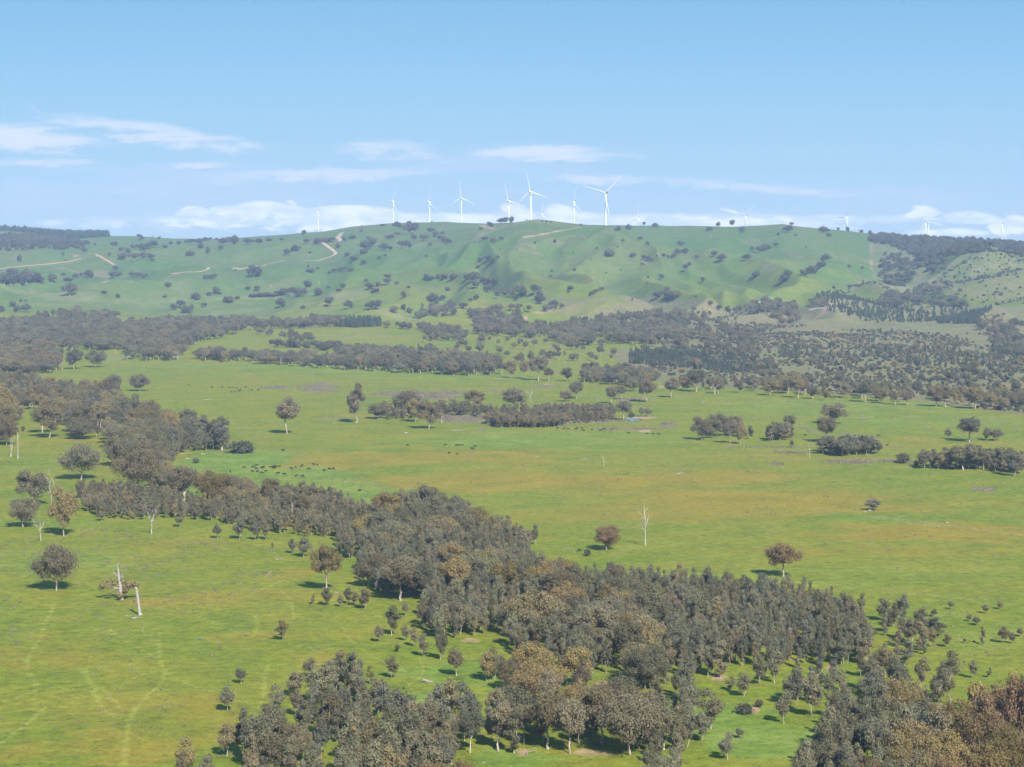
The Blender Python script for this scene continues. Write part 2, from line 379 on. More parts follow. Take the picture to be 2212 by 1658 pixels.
strip('dirt', 'A2', [(1250, 992), (1400, 975)], 9, .6, 2)
strip('dirt', 'A3', [(1222, 540), (1225, 720)], 7, .5, 1)
strip('pale', 'A2', [(810, 535), (900, 495), (1000, 450), (1100, 412)], 16, 1.0, 1.5)
# animal pads worn through the near paddock
for pts, w in [([(1030, 640), (1030, 760), (1050, 880), (1160, 960), (1330, 1010), (1420, 1040), (1600, 1110), (1700, 1125)], 2.6), ([(1070, 900), (1060, 960), (960, 1050), (880, 1130), (840, 1200), (825, 1300), (820, 1400), (800, 1510)], 2.4),
               ([(360, 450), (300, 570), (240, 720), (150, 850), (240, 960), (230, 1030)], 2.2), ([(500, 860), (590, 950), (620, 1060), (680, 1160), (830, 1230)], 2.4), ([(650, 1000), (720, 1060), (780, 1130)], 2.0),
               ([(700, 620), (850, 720), (1000, 800)], 2), ([(780, 990), (900, 920), (1000, 895)], 1.6), ([(1640, 510), (1670, 580), (1650, 660)], 2.2), ([(1200, 530), (1330, 560), (1600, 660), (1900, 730), (2200, 760)], 1.8), ([(1700, 330), (1880, 400), (1905, 520), (1910, 560)], 2.2),
               ([(1100, 540), (1500, 460), (1700, 360), (1860, 300)], 2.0), ([(1740, 850), (1710, 930), (1710, 1050), (1680, 1130)], 2), ([(0, 1370), (200, 1220), (300, 1110), (420, 1130)], 2.0), ([(2212, 560), (2100, 510), (1950, 520)], 2), ([(920, 610), (940, 680), (1000, 640)], 1.5), ([(600, 760), (560, 900)], 1.6)]:
    strip('path', 'C1', smooth_line(pts), w * .5, .85)
for pts, w in [([(0, 590), (60, 700), (200, 800), (420, 900)], 2.2), ([(180, 510), (300, 560), (100, 520)], 2), ([(600, 640), (480, 780), (560, 900), (420, 1000)], 1.8)]:
    strip('path', 'C2', smooth_line(pts), w * .45, .75)
strip('pale', 'B3', [(850, 1060), (1150, 1100), (1300, 1115), (1700, 1165)], 2.2, .9)
strip('pale', 'B3', [(0, 905), (600, 1000), (850, 1060)], 1.6, .35)
strip('path', 'C3', [(800, 330), (1300, 375), (1800, 430), (2212, 480)], 2.5, .5)
strip('pale', 'A2', [(1820, 1190), (1850, 1320)], 3, .6)
for pts in [[(60, 840), (400, 900), (900, 925), (1500, 900), (2212, 870)], [(0, 965), (380, 935), (900, 905)]]:
    strip('pale', 'A1', pts, 8, .6, 2)

# ------------------------------------------------------------------ materials
def mat(name, build, rough=.9):
    m = bpy.data.materials.new(name); m.use_nodes = True
    nt = m.node_tree; nt.nodes.clear(); g = G(nt)
    out = N(nt, 'ShaderNodeOutputMaterial')
    b = N(nt, 'ShaderNodeBsdfPrincipled'); b.inputs['Roughness'].default_value = rough
    b.inputs['Specular IOR Level'].default_value = .15
    nt.links.new(b.outputs[0], out.inputs[0])
    r = build(nt, g, b, out)
    if isinstance(r, tuple): b.inputs['Base Color'].default_value = (*r, 1)
    elif r is not None: nt.links.new(r, b.inputs['Base Color'])
    return m
def solid_var(c1, c2, scale, stretch=(1, 1, 1)):
    def f(nt, g, b, out):
        tc = N(nt, 'ShaderNodeTexCoord'); mp = N(nt, 'ShaderNodeMapping'); mp.inputs['Scale'].default_value = stretch
        nt.links.new(tc.outputs['Object'], mp.inputs[0])
        return g.mix(g.ss(g.noise(mp.outputs[0], scale, 4, .6), .35, .65), c1, c2)
    return f

def ground_nodes(nt, g, b, out):
    geo = N(nt, 'ShaderNodeNewGeometry')
    pos = geo.outputs['Position']
    a1 = N(nt, 'ShaderNodeAttribute', attribute_name='cover_a'); a2 = N(nt, 'ShaderNodeAttribute', attribute_name='cover_b')
    s1 = N(nt, 'ShaderNodeSeparateColor'); nt.links.new(a1.outputs['Color'], s1.inputs[0])
    s2 = N(nt, 'ShaderNodeSeparateColor'); nt.links.new(a2.outputs['Color'], s2.inputs[0])
    dry, scrub, dirt = s1.outputs; lush, pale, path = s2.outputs
    nL = g.noise(pos, .006, 5, .6); nM = g.noise(pos, .035, 4, .6, .3); nS = g.noise(pos, .22, 4, .65); nX = g.noise(pos, 1.1, 3, .6)
    nB = g.noise(pos, .0018, 3, .5)
    def mk(m_, lo=.25, hi=.75, nn=nM, k=1.0):
        return g.ss(g.m('ADD', m_, g.m('MULTIPLY', g.m('SUBTRACT', nn, .5), k)), lo, hi)
    base = g.mix(g.ss(nL, .38, .62), (0.113, 0.148, 0.010), (0.139, 0.153, 0.013))
    base = g.mix(g.m('MULTIPLY', g.ss(nM, .42, .68), .55), base, (0.163, 0.142, 0.015))
    # hills are cooler, bluish pasture green
    sp_ = N(nt, 'ShaderNodeSeparateXYZ'); nt.links.new(pos, sp_.inputs[0])
    hill = g.ss(sp_.outputs[1], 3300, 4700)
    hc = g.mix(g.ss(nB, .4, .6), (0.058, 0.112, 0.021), (0.071, 0.112, 0.027))
    hc = g.mix(g.m('MULTIPLY', g.ss(g.m('ADD', g.m('MULTIPLY', nL, .6), g.m('MULTIPLY', nM, .4)), .44, .6), .6), hc, (0.106, 0.112, 0.038))
    base = g.mix(hill, base, hc)
    base = g.mix(g.m('MULTIPLY', mk(lush, .2, .9, nM, .5), .8), base, g.mix(g.ss(nM, .4, .7), (.105, .165, .020), (.135, .182, .034)))
    base = g.mix(g.m('MULTIPLY', mk(dry, .08, .85, nM, .9), .85), base, g.mix(g.ss(nS, .35, .65), (0.217, 0.149, 0.018), (0.169, 0.141, 0.016)))
    base = g.mix(g.m('MULTIPLY', mk(pale, .2, .9, nL, .5), .6), base, (0.169, 0.162, 0.076))
    base = g.mix(g.m('MULTIPLY', mk(path, .15, 1.0, nS, .9), .5), base, (.222, .225, .040))
    base = g.mix(g.m('MULTIPLY', mk(scrub, .3, .75, nM, .7), .85), base, g.mix(g.ss(nS, .38, .62), (0.126, 0.094, 0.061), (0.162, 0.137, 0.083)))
    base = g.mix(mk(dirt, .3, .8, nM, .5), base, g.mix(g.ss(nM, .35, .65), (0.245, 0.148, 0.083), (0.288, 0.202, 0.122)))
    # tussocky grain of the sward
    k = g.m('ADD', g.m('MULTIPLY', g.m('SUBTRACT', nS, .5), 1.3), g.m('MULTIPLY', g.m('SUBTRACT', nX, .5), 1.3))
    k = g.m('ADD', g.m('MULTIPLY', g.m('SUBTRACT', nM, .5), .6), k)
    sp2 = g.noise(pos, .42, 2, .5)
    k = g.m('SUBTRACT', k, g.m('MULTIPLY', g.ss(sp2, .60, .72), .32))
    dark = N(nt, 'ShaderNodeHueSaturation'); nt.links.new(base, dark.inputs['Color'])
    nt.links.new(g.m('ADD', 1.0, k), dark.inputs['Value'])
    bp = N(nt, 'ShaderNodeBump'); bp.inputs['Strength'].default_value = .55; bp.inputs['Distance'].default_value = .5
    nt.links.new(g.m('ADD', g.m('MULTIPLY', nX, .5), g.m('MULTIPLY', nS, 1.2)), bp.inputs['Height'])
    nt.links.new(bp.outputs[0], b.inputs['Normal'])
    return dark.outputs[0]
M_ground = mat('pasture', ground_nodes, .95)

def leaf_mat(name, ramp, rnd=.16, trans=.22, val=1.0):
    def f(nt, g, b, out):
        at = N(nt, 'ShaderNodeAttribute', attribute_name='tint', attribute_type='INSTANCER')
        oi = N(nt, 'ShaderNodeObjectInfo')
        tc = N(nt, 'ShaderNodeTexCoord')
        n = g.noise(tc.outputs['Object'], 9, 2, .6)
        t = g.m('ADD', at.outputs['Fac'], g.m('MULTIPLY', g.m('SUBTRACT', oi.outputs['Random'], .5), rnd))
        t = g.m('ADD', t, g.m('MULTIPLY', g.m('SUBTRACT', n, .5), .35), clamp=True)
        cr = N(nt, 'ShaderNodeValToRGB'); nt.links.new(t, cr.inputs[0])
        els = cr.color_ramp.elements
        while len(els) < len(ramp): els.new(.5)
        for e, (p, c_) in zip(els, ramp): e.position = p; e.color = (*c_, 1)
        hs = N(nt, 'ShaderNodeHueSaturation'); nt.links.new(cr.outputs[0], hs.inputs['Color'])
        la = N(nt, 'ShaderNodeAttribute', attribute_name='shade')
        v = g.m('ADD', val * .82, g.m('MULTIPLY', la.outputs['Fac'], .32 * val))
        v = g.m('MULTIPLY', v, g.m('ADD', .72, g.m('MULTIPLY', oi.outputs['Random'], .56)))
        nt.links.new(v, hs.inputs['Value'])
        tr = N(nt, 'ShaderNodeBsdfTranslucent'); nt.links.new(hs.outputs[0], tr.inputs[0])
        mx = N(nt, 'ShaderNodeMixShader'); mx.inputs[0].default_value = trans
        nt.links.new(b.outputs[0], mx.inputs[1]); nt.links.new(tr.outputs[0], mx.inputs[2]); nt.links.new(mx.outputs[0], out.inputs[0])
        b.inputs['Roughness'].default_value = .85; b.inputs['Specular IOR Level'].default_value = .05
        return hs.outputs[0]
    return mat(name, f)
M_leaf = leaf_mat('gum_leaves', [(0, (.155, .156, .110)), (.25, (.162, .156, .086)), (.5, (.184, .156, .096)), (.75, (.225, .176, .062)), (1, (.185, .122, .070))], .16, .3)
M_leaf_hill = leaf_mat('hill_tree_leaves', [(0, (.085, .090, .060)), (.5, (.100, .088, .055)), (1, (.12, .08, .05))], .3, .2)
M_pine = leaf_mat('needles', [(0, (.058, .085, .056)), (1, (.085, .098, .058))], .2, .2)
M_shrub = leaf_mat('shrub_leaves', [(0, (.085, .098, .066)), (.5, (.105, .098, .066)), (.8, (.136, .105, .062)), (1, (.24, .165, .045))], .1)
def bark_nodes(nt, g, b, out):
    tc = N(nt, 'ShaderNodeTexCoord'); mp = N(nt, 'ShaderNodeMapping'); mp.inputs['Scale'].default_value = (1, 1, .25)
    nt.links.new(tc.outputs['Object'], mp.inputs[0])
    oi = N(nt, 'ShaderNodeObjectInfo')
    c_ = g.mix(g.ss(g.noise(mp.outputs[0], 14, 4, .6), .4, .6), (.44, .38, .32), (.20, .16, .125))
    return g.mix(g.m('MULTIPLY', oi.outputs['Random'], .4), c_, (.17, .125, .095))
M_bark = mat('gum_bark', bark_nodes)
M_dead = mat('bleached_wood', solid_var((.38, .34, .30), (.20, .175, .155), 9, (1, 1, .25)))
M_log = mat('grey_log_wood', solid_var((.30, .27, .245), (.15, .13, .12), 1.2))
M_white = mat('turbine_paint', lambda nt, g, b, out: (.56, .57, .575), .5)
M_dark = mat('dark_fitting', lambda nt, g, b, out: (.05, .04, .04), .5)
M_cow = mat('black_hide', solid_var((.012, .011, .011), (.022, .018, .016), 2), .6)
M_post = mat('fence_timber', solid_var((.30, .26, .22), (.18, .15, .12), 5))
M_wire = mat('fence_wire', lambda nt, g, b, out: (.35, .35, .35), .4)
M_roof = mat('pale_roof_steel', solid_var((.36, .38, .40), (.26, .28, .30), 1.5), .4)
M_wall = mat('shed_wall', solid_var((.20, .21, .20), (.14, .13, .12), .8))
def water_nodes(nt, g, b, out):
    b.inputs['Roughness'].default_value = .08; b.inputs['Specular IOR Level'].default_value = .6
    return (.02, .05, .10)
M_water = mat('dam_water', water_nodes, .08)
M_road = mat('gravel_road', solid_var((.30, .22, .15), (.36, .28, .20), .03))
M_roadp = mat('orange_gravel_road', solid_var((.33, .20, .11), (.31, .23, .15), .02))
M_tuss = mat('rush_tufts', solid_var((.080, .066, .045), (.13, .11, .07), .06))
M_rock = mat('pale_rock', solid_var((.28, .265, .245), (.18, .17, .155), .8))

# ------------------------------------------------------------------ mesh helpers
def new_mesh(name, verts, faces, mats, midx=None, shade=None, smooth=False):
    me = bpy.data.meshes.new(name)
    verts = np.asarray(verts, np.float32)
    if isinstance(faces, np.ndarray) and faces.ndim == 2:
        nf, k = faces.shape
        me.vertices.add(len(verts)); me.vertices.foreach_set('co', verts.ravel())
        me.loops.add(nf * k); me.loops.foreach_set('vertex_index', faces.astype(np.int32).ravel())
        me.polygons.add(nf); me.polygons.foreach_set('loop_start', np.arange(0, nf * k, k, dtype=np.int32))
        me.update(calc_edges=True)
    else:
        me.from_pydata([tuple(map(float, v)) for v in verts], [], [tuple(map(int, f)) for f in faces])
    for m in mats: me.materials.append(m)
    if midx is not None: me.polygons.foreach_set('material_index', np.asarray(midx, np.int32))
    if smooth: me.polygons.foreach_set('use_smooth', np.ones(len(me.polygons), bool))
    if shade is not None:
        a = me.attributes.new('shade', 'FLOAT', 'FACE'); a.data.foreach_set('value', np.asarray(shade, np.float32))
    me.update()
    return me
def link(name, data, parent=None, **props):
    o = bpy.data.objects.new(name, data); COL.objects.link(o)
    if parent is not None: o.parent = parent
    for k, v in props.items(): o[k] = v
    return o

class Geo:
    def __init__(s): s.v = []; s.f = []
    def tube(s, pts, rad, n=5, cap=True):
        pts = [Vector(p) for p in pts]; b = len(s.v)
        for i, p in enumerate(pts):
            d = (pts[min(i + 1, len(pts) - 1)] - pts[max(i - 1, 0)])
            d = d.normalized() if d.length > 1e-9 else Vector((0, 0, 1))
            a = d.orthogonal().normalized() if abs(d.z) < .99 else Vector((1, 0, 0)); a = (a - d * a.dot(d)).normalized(); c_ = d.cross(a)
            for k in range(n):
                t = 2 * math.pi * k / n
                q = p + (a * math.cos(t) + c_ * math.sin(t)) * rad[i]
                s.v.append((q.x, q.y, q.z))
        for i in range(len(pts) - 1):
            for k in range(n):
                a0, a1 = b + i * n + k, b + i * n + (k + 1) % n
                s.f.append((a0, a1, a1 + n, a0 + n))
        if cap:
            s.f.append(tuple(b + (len(pts) - 1) * n + k for k in range(n)))
        return s
    def box(s, c0, c1):
        x0, y0, z0 = c0; x1, y1, z1 = c1; b = len(s.v)
        s.v += [(x0, y0, z0), (x1, y0, z0), (x1, y1, z0), (x0, y1, z0), (x0, y0, z1), (x1, y0, z1), (x1, y1, z1), (x0, y1, z1)]
        s.f += [tuple(b + i for i in q) for q in ((0, 3, 2, 1), (4, 5, 6, 7), (0, 1, 5, 4), (1, 2, 6, 5), (2, 3, 7, 6), (3, 0, 4, 7))]
        return s
    def quads(s, v4):
        b = len(s.v); s.v += [tuple(q) for q in v4.reshape(-1, 3)]
        s.f += [tuple(b + i * 4 + k for k in range(4)) for i in range(len(v4))]
    def mesh(s, name, mats, smooth=False): return new_mesh(name, s.v, s.f, mats, smooth=smooth)

# ------------------------------------------------------------------ terrain object
nr, nc = ZZ.shape
idx = np.arange(nr * nc, dtype=np.int32).reshape(nr, nc)
fc = np.stack([idx[:-1, :-1], idx[:-1, 1:], idx[1:, 1:], idx[1:, :-1]], -1).reshape(-1, 4)
gm = new_mesh('ground', np.stack([XX, YY, ZZ], -1).reshape(-1, 3), fc, [M_ground], smooth=True)
for nm, ks in (('cover_a', ('dry', 'scrub', 'dirt')), ('cover_b', ('lush', 'pale', 'path'))):
    at = gm.attributes.new(nm, 'FLOAT_COLOR', 'POINT')
    arr = np.ones((nr * nc, 4), np.float32)
    for i, k in enumerate(ks): arr[:, i] = masks[k]
    at.data.foreach_set('color', arr.ravel())
link('ground', gm, kind='structure')

# ------------------------------------------------------------------ leaf clouds and trees
def leafcloud(r, centers, radii, per, size, flat=.75, droop=0.0):
    """quads scattered through the shells of leaf clumps; returns (n,4,3), shade"""
    out, sh = [], []
    for (c_, rad, n) in zip(centers, radii, per):
        d = r.normal(size=(n, 3)); d /= np.linalg.norm(d, axis=1)[:, None]
        rr = rad * (0.35 + .65 * r.random(n) ** .45)
        p = d * rr[:, None]; p[:, 2] *= flat
        p[:, 2] -= droop * rad * r.random(n)
        p += c_
        nrm = d * .95 + r.normal(size=(n, 3)) * .42; nrm[:, 2] += .3
        nrm /= np.linalg.norm(nrm, axis=1)[:, None]
        ref = r.normal(size=(n, 3)) * .55; ref[:, 2] -= 1.0; ta = ref - nrm * (ref * nrm).sum(1)[:, None]; ta /= np.linalg.norm(ta, axis=1)[:, None] + 1e-9
        tb = np.cross(nrm, ta)
        sa = size * 1.45 * (.6 + .8 * r.random(n)); sb = sa * (.32 + .25 * r.random(n))
        a, b = ta * sa[:, None] * .5, tb * sb[:, None] * .5
        out.append(np.stack([p - a - b * .6, p + a * .7 - b, p + a + b * .5, p - a * .6 + b], 1)); sh.append(r.random(n) * .7 + r.random() * .3)
    return np.concatenate(out), np.concatenate(sh)

def wob(r, a, b, n, amp):
    a, b = np.array(a, float), np.array(b, float); L = np.linalg.norm(b - a)
    pts = [a + (b - a) * i / n for i in range(n + 1)]
    for i in range(1, n): pts[i] = pts[i] + r.normal(size=3) * amp * L
    return pts

def make_tree(seed, kind, width, crown_lo, nclump, crad, leaves, lsize, trunk_r=.022, lean=.03, open_=0.0, fork=None, shape='dome', mats=None, nl=9):
    """unit height tree (base at origin, top at z=1): trunk with limbs, crown of leaf clumps"""
    r = np.random.default_rng(seed)
    cs = []
    tries = 0
    hw = width / 2
    lobes, lr = [], max(crad * 1.3, hw * (.44 if kind == 'gum' else .62))
    nl = nl if kind == 'gum' else 7
    while len(lobes) < nl and tries < 3000:
        tries += 1
        d = r.uniform(-1, 1, 3)
        if np.linalg.norm(d) > 1: continue
        zc = (d[2] + 1) / 2
        if shape == 'dome': wz = (1 - (max(0, zc - .35) / .72) ** 2) ** .5 if zc > .35 else .62 + .38 * zc / .35
        elif shape == 'oval': wz = math.sqrt(max(.05, 1 - (2 * zc - .9) ** 2 * .85))
        elif shape == 'vase': wz = .35 + .75 * min(1, zc * 1.3)
        else: wz = 1
        lz = lr * .75
        c_ = np.array([d[0] * (hw - lr * .55) * wz * 1.15, d[1] * (hw - lr * .55) * wz * 1.15, crown_lo + lz * .8 + zc * max(.05, 1 - crown_lo - lz * 1.75)])
        if all(np.linalg.norm((c_ - q) * (1, 1, 1.3)) > lr * (1.0 + open_ * .5) * (.985 ** (tries / 40)) for q in lobes): lobes.append(c_)
    if lobes and max(q[2] for q in lobes) < 1 - lr: lobes[int(np.argmax([q[2] for q in lobes]))][2] = 1 - lr * .95
    k_ = max(3, int(round(nclump / len(lobes))))
    for q in lobes:
        f = r.uniform(.75, 1.15)
        for _ in range(k_):
            d = r.normal(size=3); d /= np.linalg.norm(d); d[2] = d[2] * .8 + .15
            c_ = q + d * (1, 1, .85) * max(.01, lr - crad * .7) * r.uniform(.55, 1.0) * f
            c_[2] = min(c_[2], 1 - crad * .6)
            cs.append(c_)
    cs = np.array(cs)
    top = np.array([lean * r.normal(), lean * r.normal(), fork or crown_lo + .05])
    gt = Geo()
    base_pts = wob(r, (0, 0, -.03), top, 4, .02)
    base_pts[0] = np.array([0, 0, -.04])
    rr = [trunk_r * 1.7, trunk_r * 1.12, trunk_r, trunk_r * .92, trunk_r * .85]
    gt.tube(base_pts, rr, 7)
    ng = 3 if kind == 'young' else 4
    ang = np.arctan2(cs[:, 1] - top[1], cs[:, 0] - top[0]) + r.random() * 6
    grp = ((ang % (2 * math.pi)) / (2 * math.pi) * ng).astype(int)
    # central leader
    for k in range(ng):
        sub = cs[grp == k]
        if not len(sub): continue
        mid = top * .35 + sub.mean(0) * .65; mid[2] = max(mid[2] - .06, top[2] + .02)
        r1 = trunk_r * .62
        L = wob(r, top, mid, 3, .06)
        gt.tube(L, [r1, r1 * .9, r1 * .8, r1 * .66], 5)
        for q in sub:
            st = L[2] if r.random() < .4 else L[3]
            e = q + r.normal(size=3) * crad * .2
            gt.tube(wob(r, st, e, 3, .07), [r1 * .5, r1 * .38, r1 * .26, r1 * .1], 4)
            for _ in range(2):
                e2 = q + r.normal(size=3) * crad * .8
                gt.tube([q * .75 + st * .25, e2], [r1 * .24, r1 * .06], 3)
    rad = crad * (.75 + .75 * r.random(len(cs)))
    per = np.maximum(6, (leaves * 1.6 * rad ** 2 / (rad ** 2).sum())).astype(int)
    q4, sh = leafcloud(r, cs, rad, per, lsize * .76, .85 if kind == 'gum' else 1.25, .35)
    # stray sprays break the outline
    n2 = max(6, len(cs) // 2)
    i2 = r.integers(0, len(cs), n2); dv = r.normal(size=(n2, 3)); dv /= np.linalg.norm(dv, axis=1)[:, None]
    q5, sh2 = leafcloud(r, cs[i2] + dv * rad[i2][:, None] * 1.15 * (1, 1, .6), rad[i2] * .45, np.full(n2, max(4, leaves // (len(cs) * 5))), lsize, .8)
    q6, sh3 = leafcloud(r, np.array(lobes), np.full(len(lobes), lr * 1.12), np.full(len(lobes), max(8, int(leaves * .3 / len(lobes)))), lsize * .9, .95)
    q6[..., 2] = np.where(q6[..., 2] > 1, 1 - (q6[..., 2] - 1) * .5, q6[..., 2])
    q4 = np.concatenate([q4, q5, q6]); sh = np.concatenate([sh, sh2, sh3])
    q4[..., 2] = np.maximum(q4[..., 2], .02)
    f = np.arange(len(q4) * 4, dtype=np.int32).reshape(-1, 4)
    lm, bm = mats or (M_leaf, M_bark)
    crown = new_mesh('crown', q4.reshape(-1, 3), f, [lm], shade=sh)
    trunk = gt.mesh('trunk', [bm])
    return {'trunk': trunk, 'crown': crown, 'w': width}

def merged(tr):
    """trunk and crown in one mesh for trees too small to show parts"""
    vs, fs, mi, sh, b = [], [], [], [], 0
    for i, k in enumerate(('crown', 'trunk')):
        me = tr[k]
        co = np.empty(len(me.vertices) * 3, np.float32); me.vertices.foreach_get('co', co); vs.append(co.reshape(-1, 3))
        for p in me.polygons: fs.append(tuple(b + v for v in p.vertices)); mi.append(i)
        if i == 0:
            a = np.empty(len(me.polygons), np.float32); me.attributes['shade'].data.foreach_get('value', a); sh += list(a)
        else: sh += [0] * len(me.polygons)
        b += len(me.vertices)
    return new_mesh('tree', np.concatenate(vs), fs, [tr['crown'].materials[0], tr['trunk'].materials[0]], midx=mi, shade=sh)

GUM = [make_tree(1, 'gum', .95, .14, 46, .108, 7600, .025, .018, shape='dome', nl=17),
       make_tree(2, 'gum', .85, .18, 38, .100, 5800, .027, .018, open_=.15, shape='dome'),
       make_tree(3, 'gum', .55, .30, 28, .082, 5200, .024, trunk_r=.016, shape='oval', fork=.40, nl=17),
       make_tree(4, 'gum', .80, .22, 34, .090, 4600, .026, .018, open_=.35, shape='vase', fork=.3),
       make_tree(5, 'gum', 1.15, .12, 54, .112, 8400, .026, .019, shape='dome', nl=18),
       make_tree(6, 'gum', .42, .20, 26, .070, 3800, .022, .014, shape='oval', open_=.3, fork=.45, lean=.05, nl=14),
       make_tree(7, 'gum', .78, .27, 38, .098, 6000, .025, .019, shape='dome', fork=.36, nl=13)]
YOUNG = [make_tree(21, 'young', .40, .14, 26, .066, 1750, .030, .009, shape='oval'),
         make_tree(22, 'young', .32, .10, 24, .058, 1600, .029, .008, shape='oval'),
         make_tree(23, 'young', .48, .16, 24, .075, 1700, .033, .010, shape='oval', open_=.2),
         make_tree(24, 'young', .28, .16, 20, .054, 1250, .028, .008, shape='oval', open_=.35, lean=.06),
         make_tree(25, 'young', .60, .24, 24, .090, 1900, .037, .012, shape='dome'),
         make_tree(26, 'young', .44, .08, 28, .070, 1900, .031, .009, shape='oval')]
HILL = [make_tree(41, 'gum', 1.05, .12, 13, .20, 900, .085, .03, shape='dome', mats=(M_leaf_hill, M_bark)),
        make_tree(42, 'gum', .85, .2, 11, .17, 700, .08, .026, shape='dome', open_=.2, mats=(M_leaf_hill, M_bark)),
        make_tree(43, 'gum', 1.35, .06, 14, .24, 1000, .1, .03, shape='dome', mats=(M_leaf_hill, M_bark)),
        make_tree(44, 'gum', 1.0, .28, 10, .17, 600, .08, .024, shape='vase', open_=.4, mats=(M_leaf_hill, M_bark))]
SHRUB = [make_tree(61, 'young', 1.25, .02, 10, .30, 500, .13, .02, shape='dome', fork=.1, mats=(M_shrub, M_bark)),
         make_tree(62, 'young', .9, .04, 9, .24, 420, .11, .018, shape='oval', fork=.12, mats=(M_shrub, M_bark)),
         make_tree(63, 'young', 1.7, .0, 12, .32, 600, .15, .02, shape='dome', fork=.1, mats=(M_shrub, M_bark))]
def conifer(seed):
    r = np.random.default_rng(seed); cs, rad = [], []
    for k in range(26):
        z = .1 + .86 * k / 26; w = .24 * (1 - z) ** .8 + .02; a = r.random() * 6.28
        cs.append((math.cos(a) * w * .6, math.sin(a) * w * .6, z)); rad.append(w * .75 + .02)
    rad = np.array(rad)
    q4, sh = leafcloud(r, np.array(cs), rad, np.maximum(8, 1100 * rad ** 2 / (rad ** 2).sum()).astype(int), .055, .6, .3)
    gt = Geo().tube([(0, 0, -.04), (0, 0, .4), (0, 0, .97)], [.022, .016, .004], 5)
    return {'trunk': gt.mesh('trunk', [M_bark]), 'crown': new_mesh('crown', q4.reshape(-1, 3), np.arange(len(q4) * 4, dtype=np.int32).reshape(-1, 4), [M_pine], shade=sh), 'w': .5}
PINE = [conifer(71), conifer(72), conifer(73)]
for L in (HILL, SHRUB, PINE):
    for tr in L: tr['one'] = merged(tr)

# every plant first goes into a list; the largest in view become objects
REC = []   # dicts: kind, x, y, h, w, var, tint, label, px, py
def add(kind, x, y, h, w, var, tint, label=None, mark=None, zone=None, hand=False):
    z = gz(x, y)
    px, py = proj(x, y, z); dist = y
    REC.append(dict(kind=kind, x=x, y=y, z=z, h=h, w=w, var=var, tint=tint, label=label, mark=mark, zone=zone, hand=hand, px=px, py=py, ph=h * F / dist))
def plant(kind, t, xb, yb, yt, w, var, tint, label=None, mark=None):
    """one tree by its foot, its top row and its width in the picture tile"""
    k = 1 if t == 'P' else 1 / 3
    px, py = P(t, xb, yb); x, y = hit(px, py)
    h = (yb - yt) * k * y / F * 1.01; wm = w * k * y / F
    add(kind, x, y, h, wm, var, tint, label, mark, hand=True)

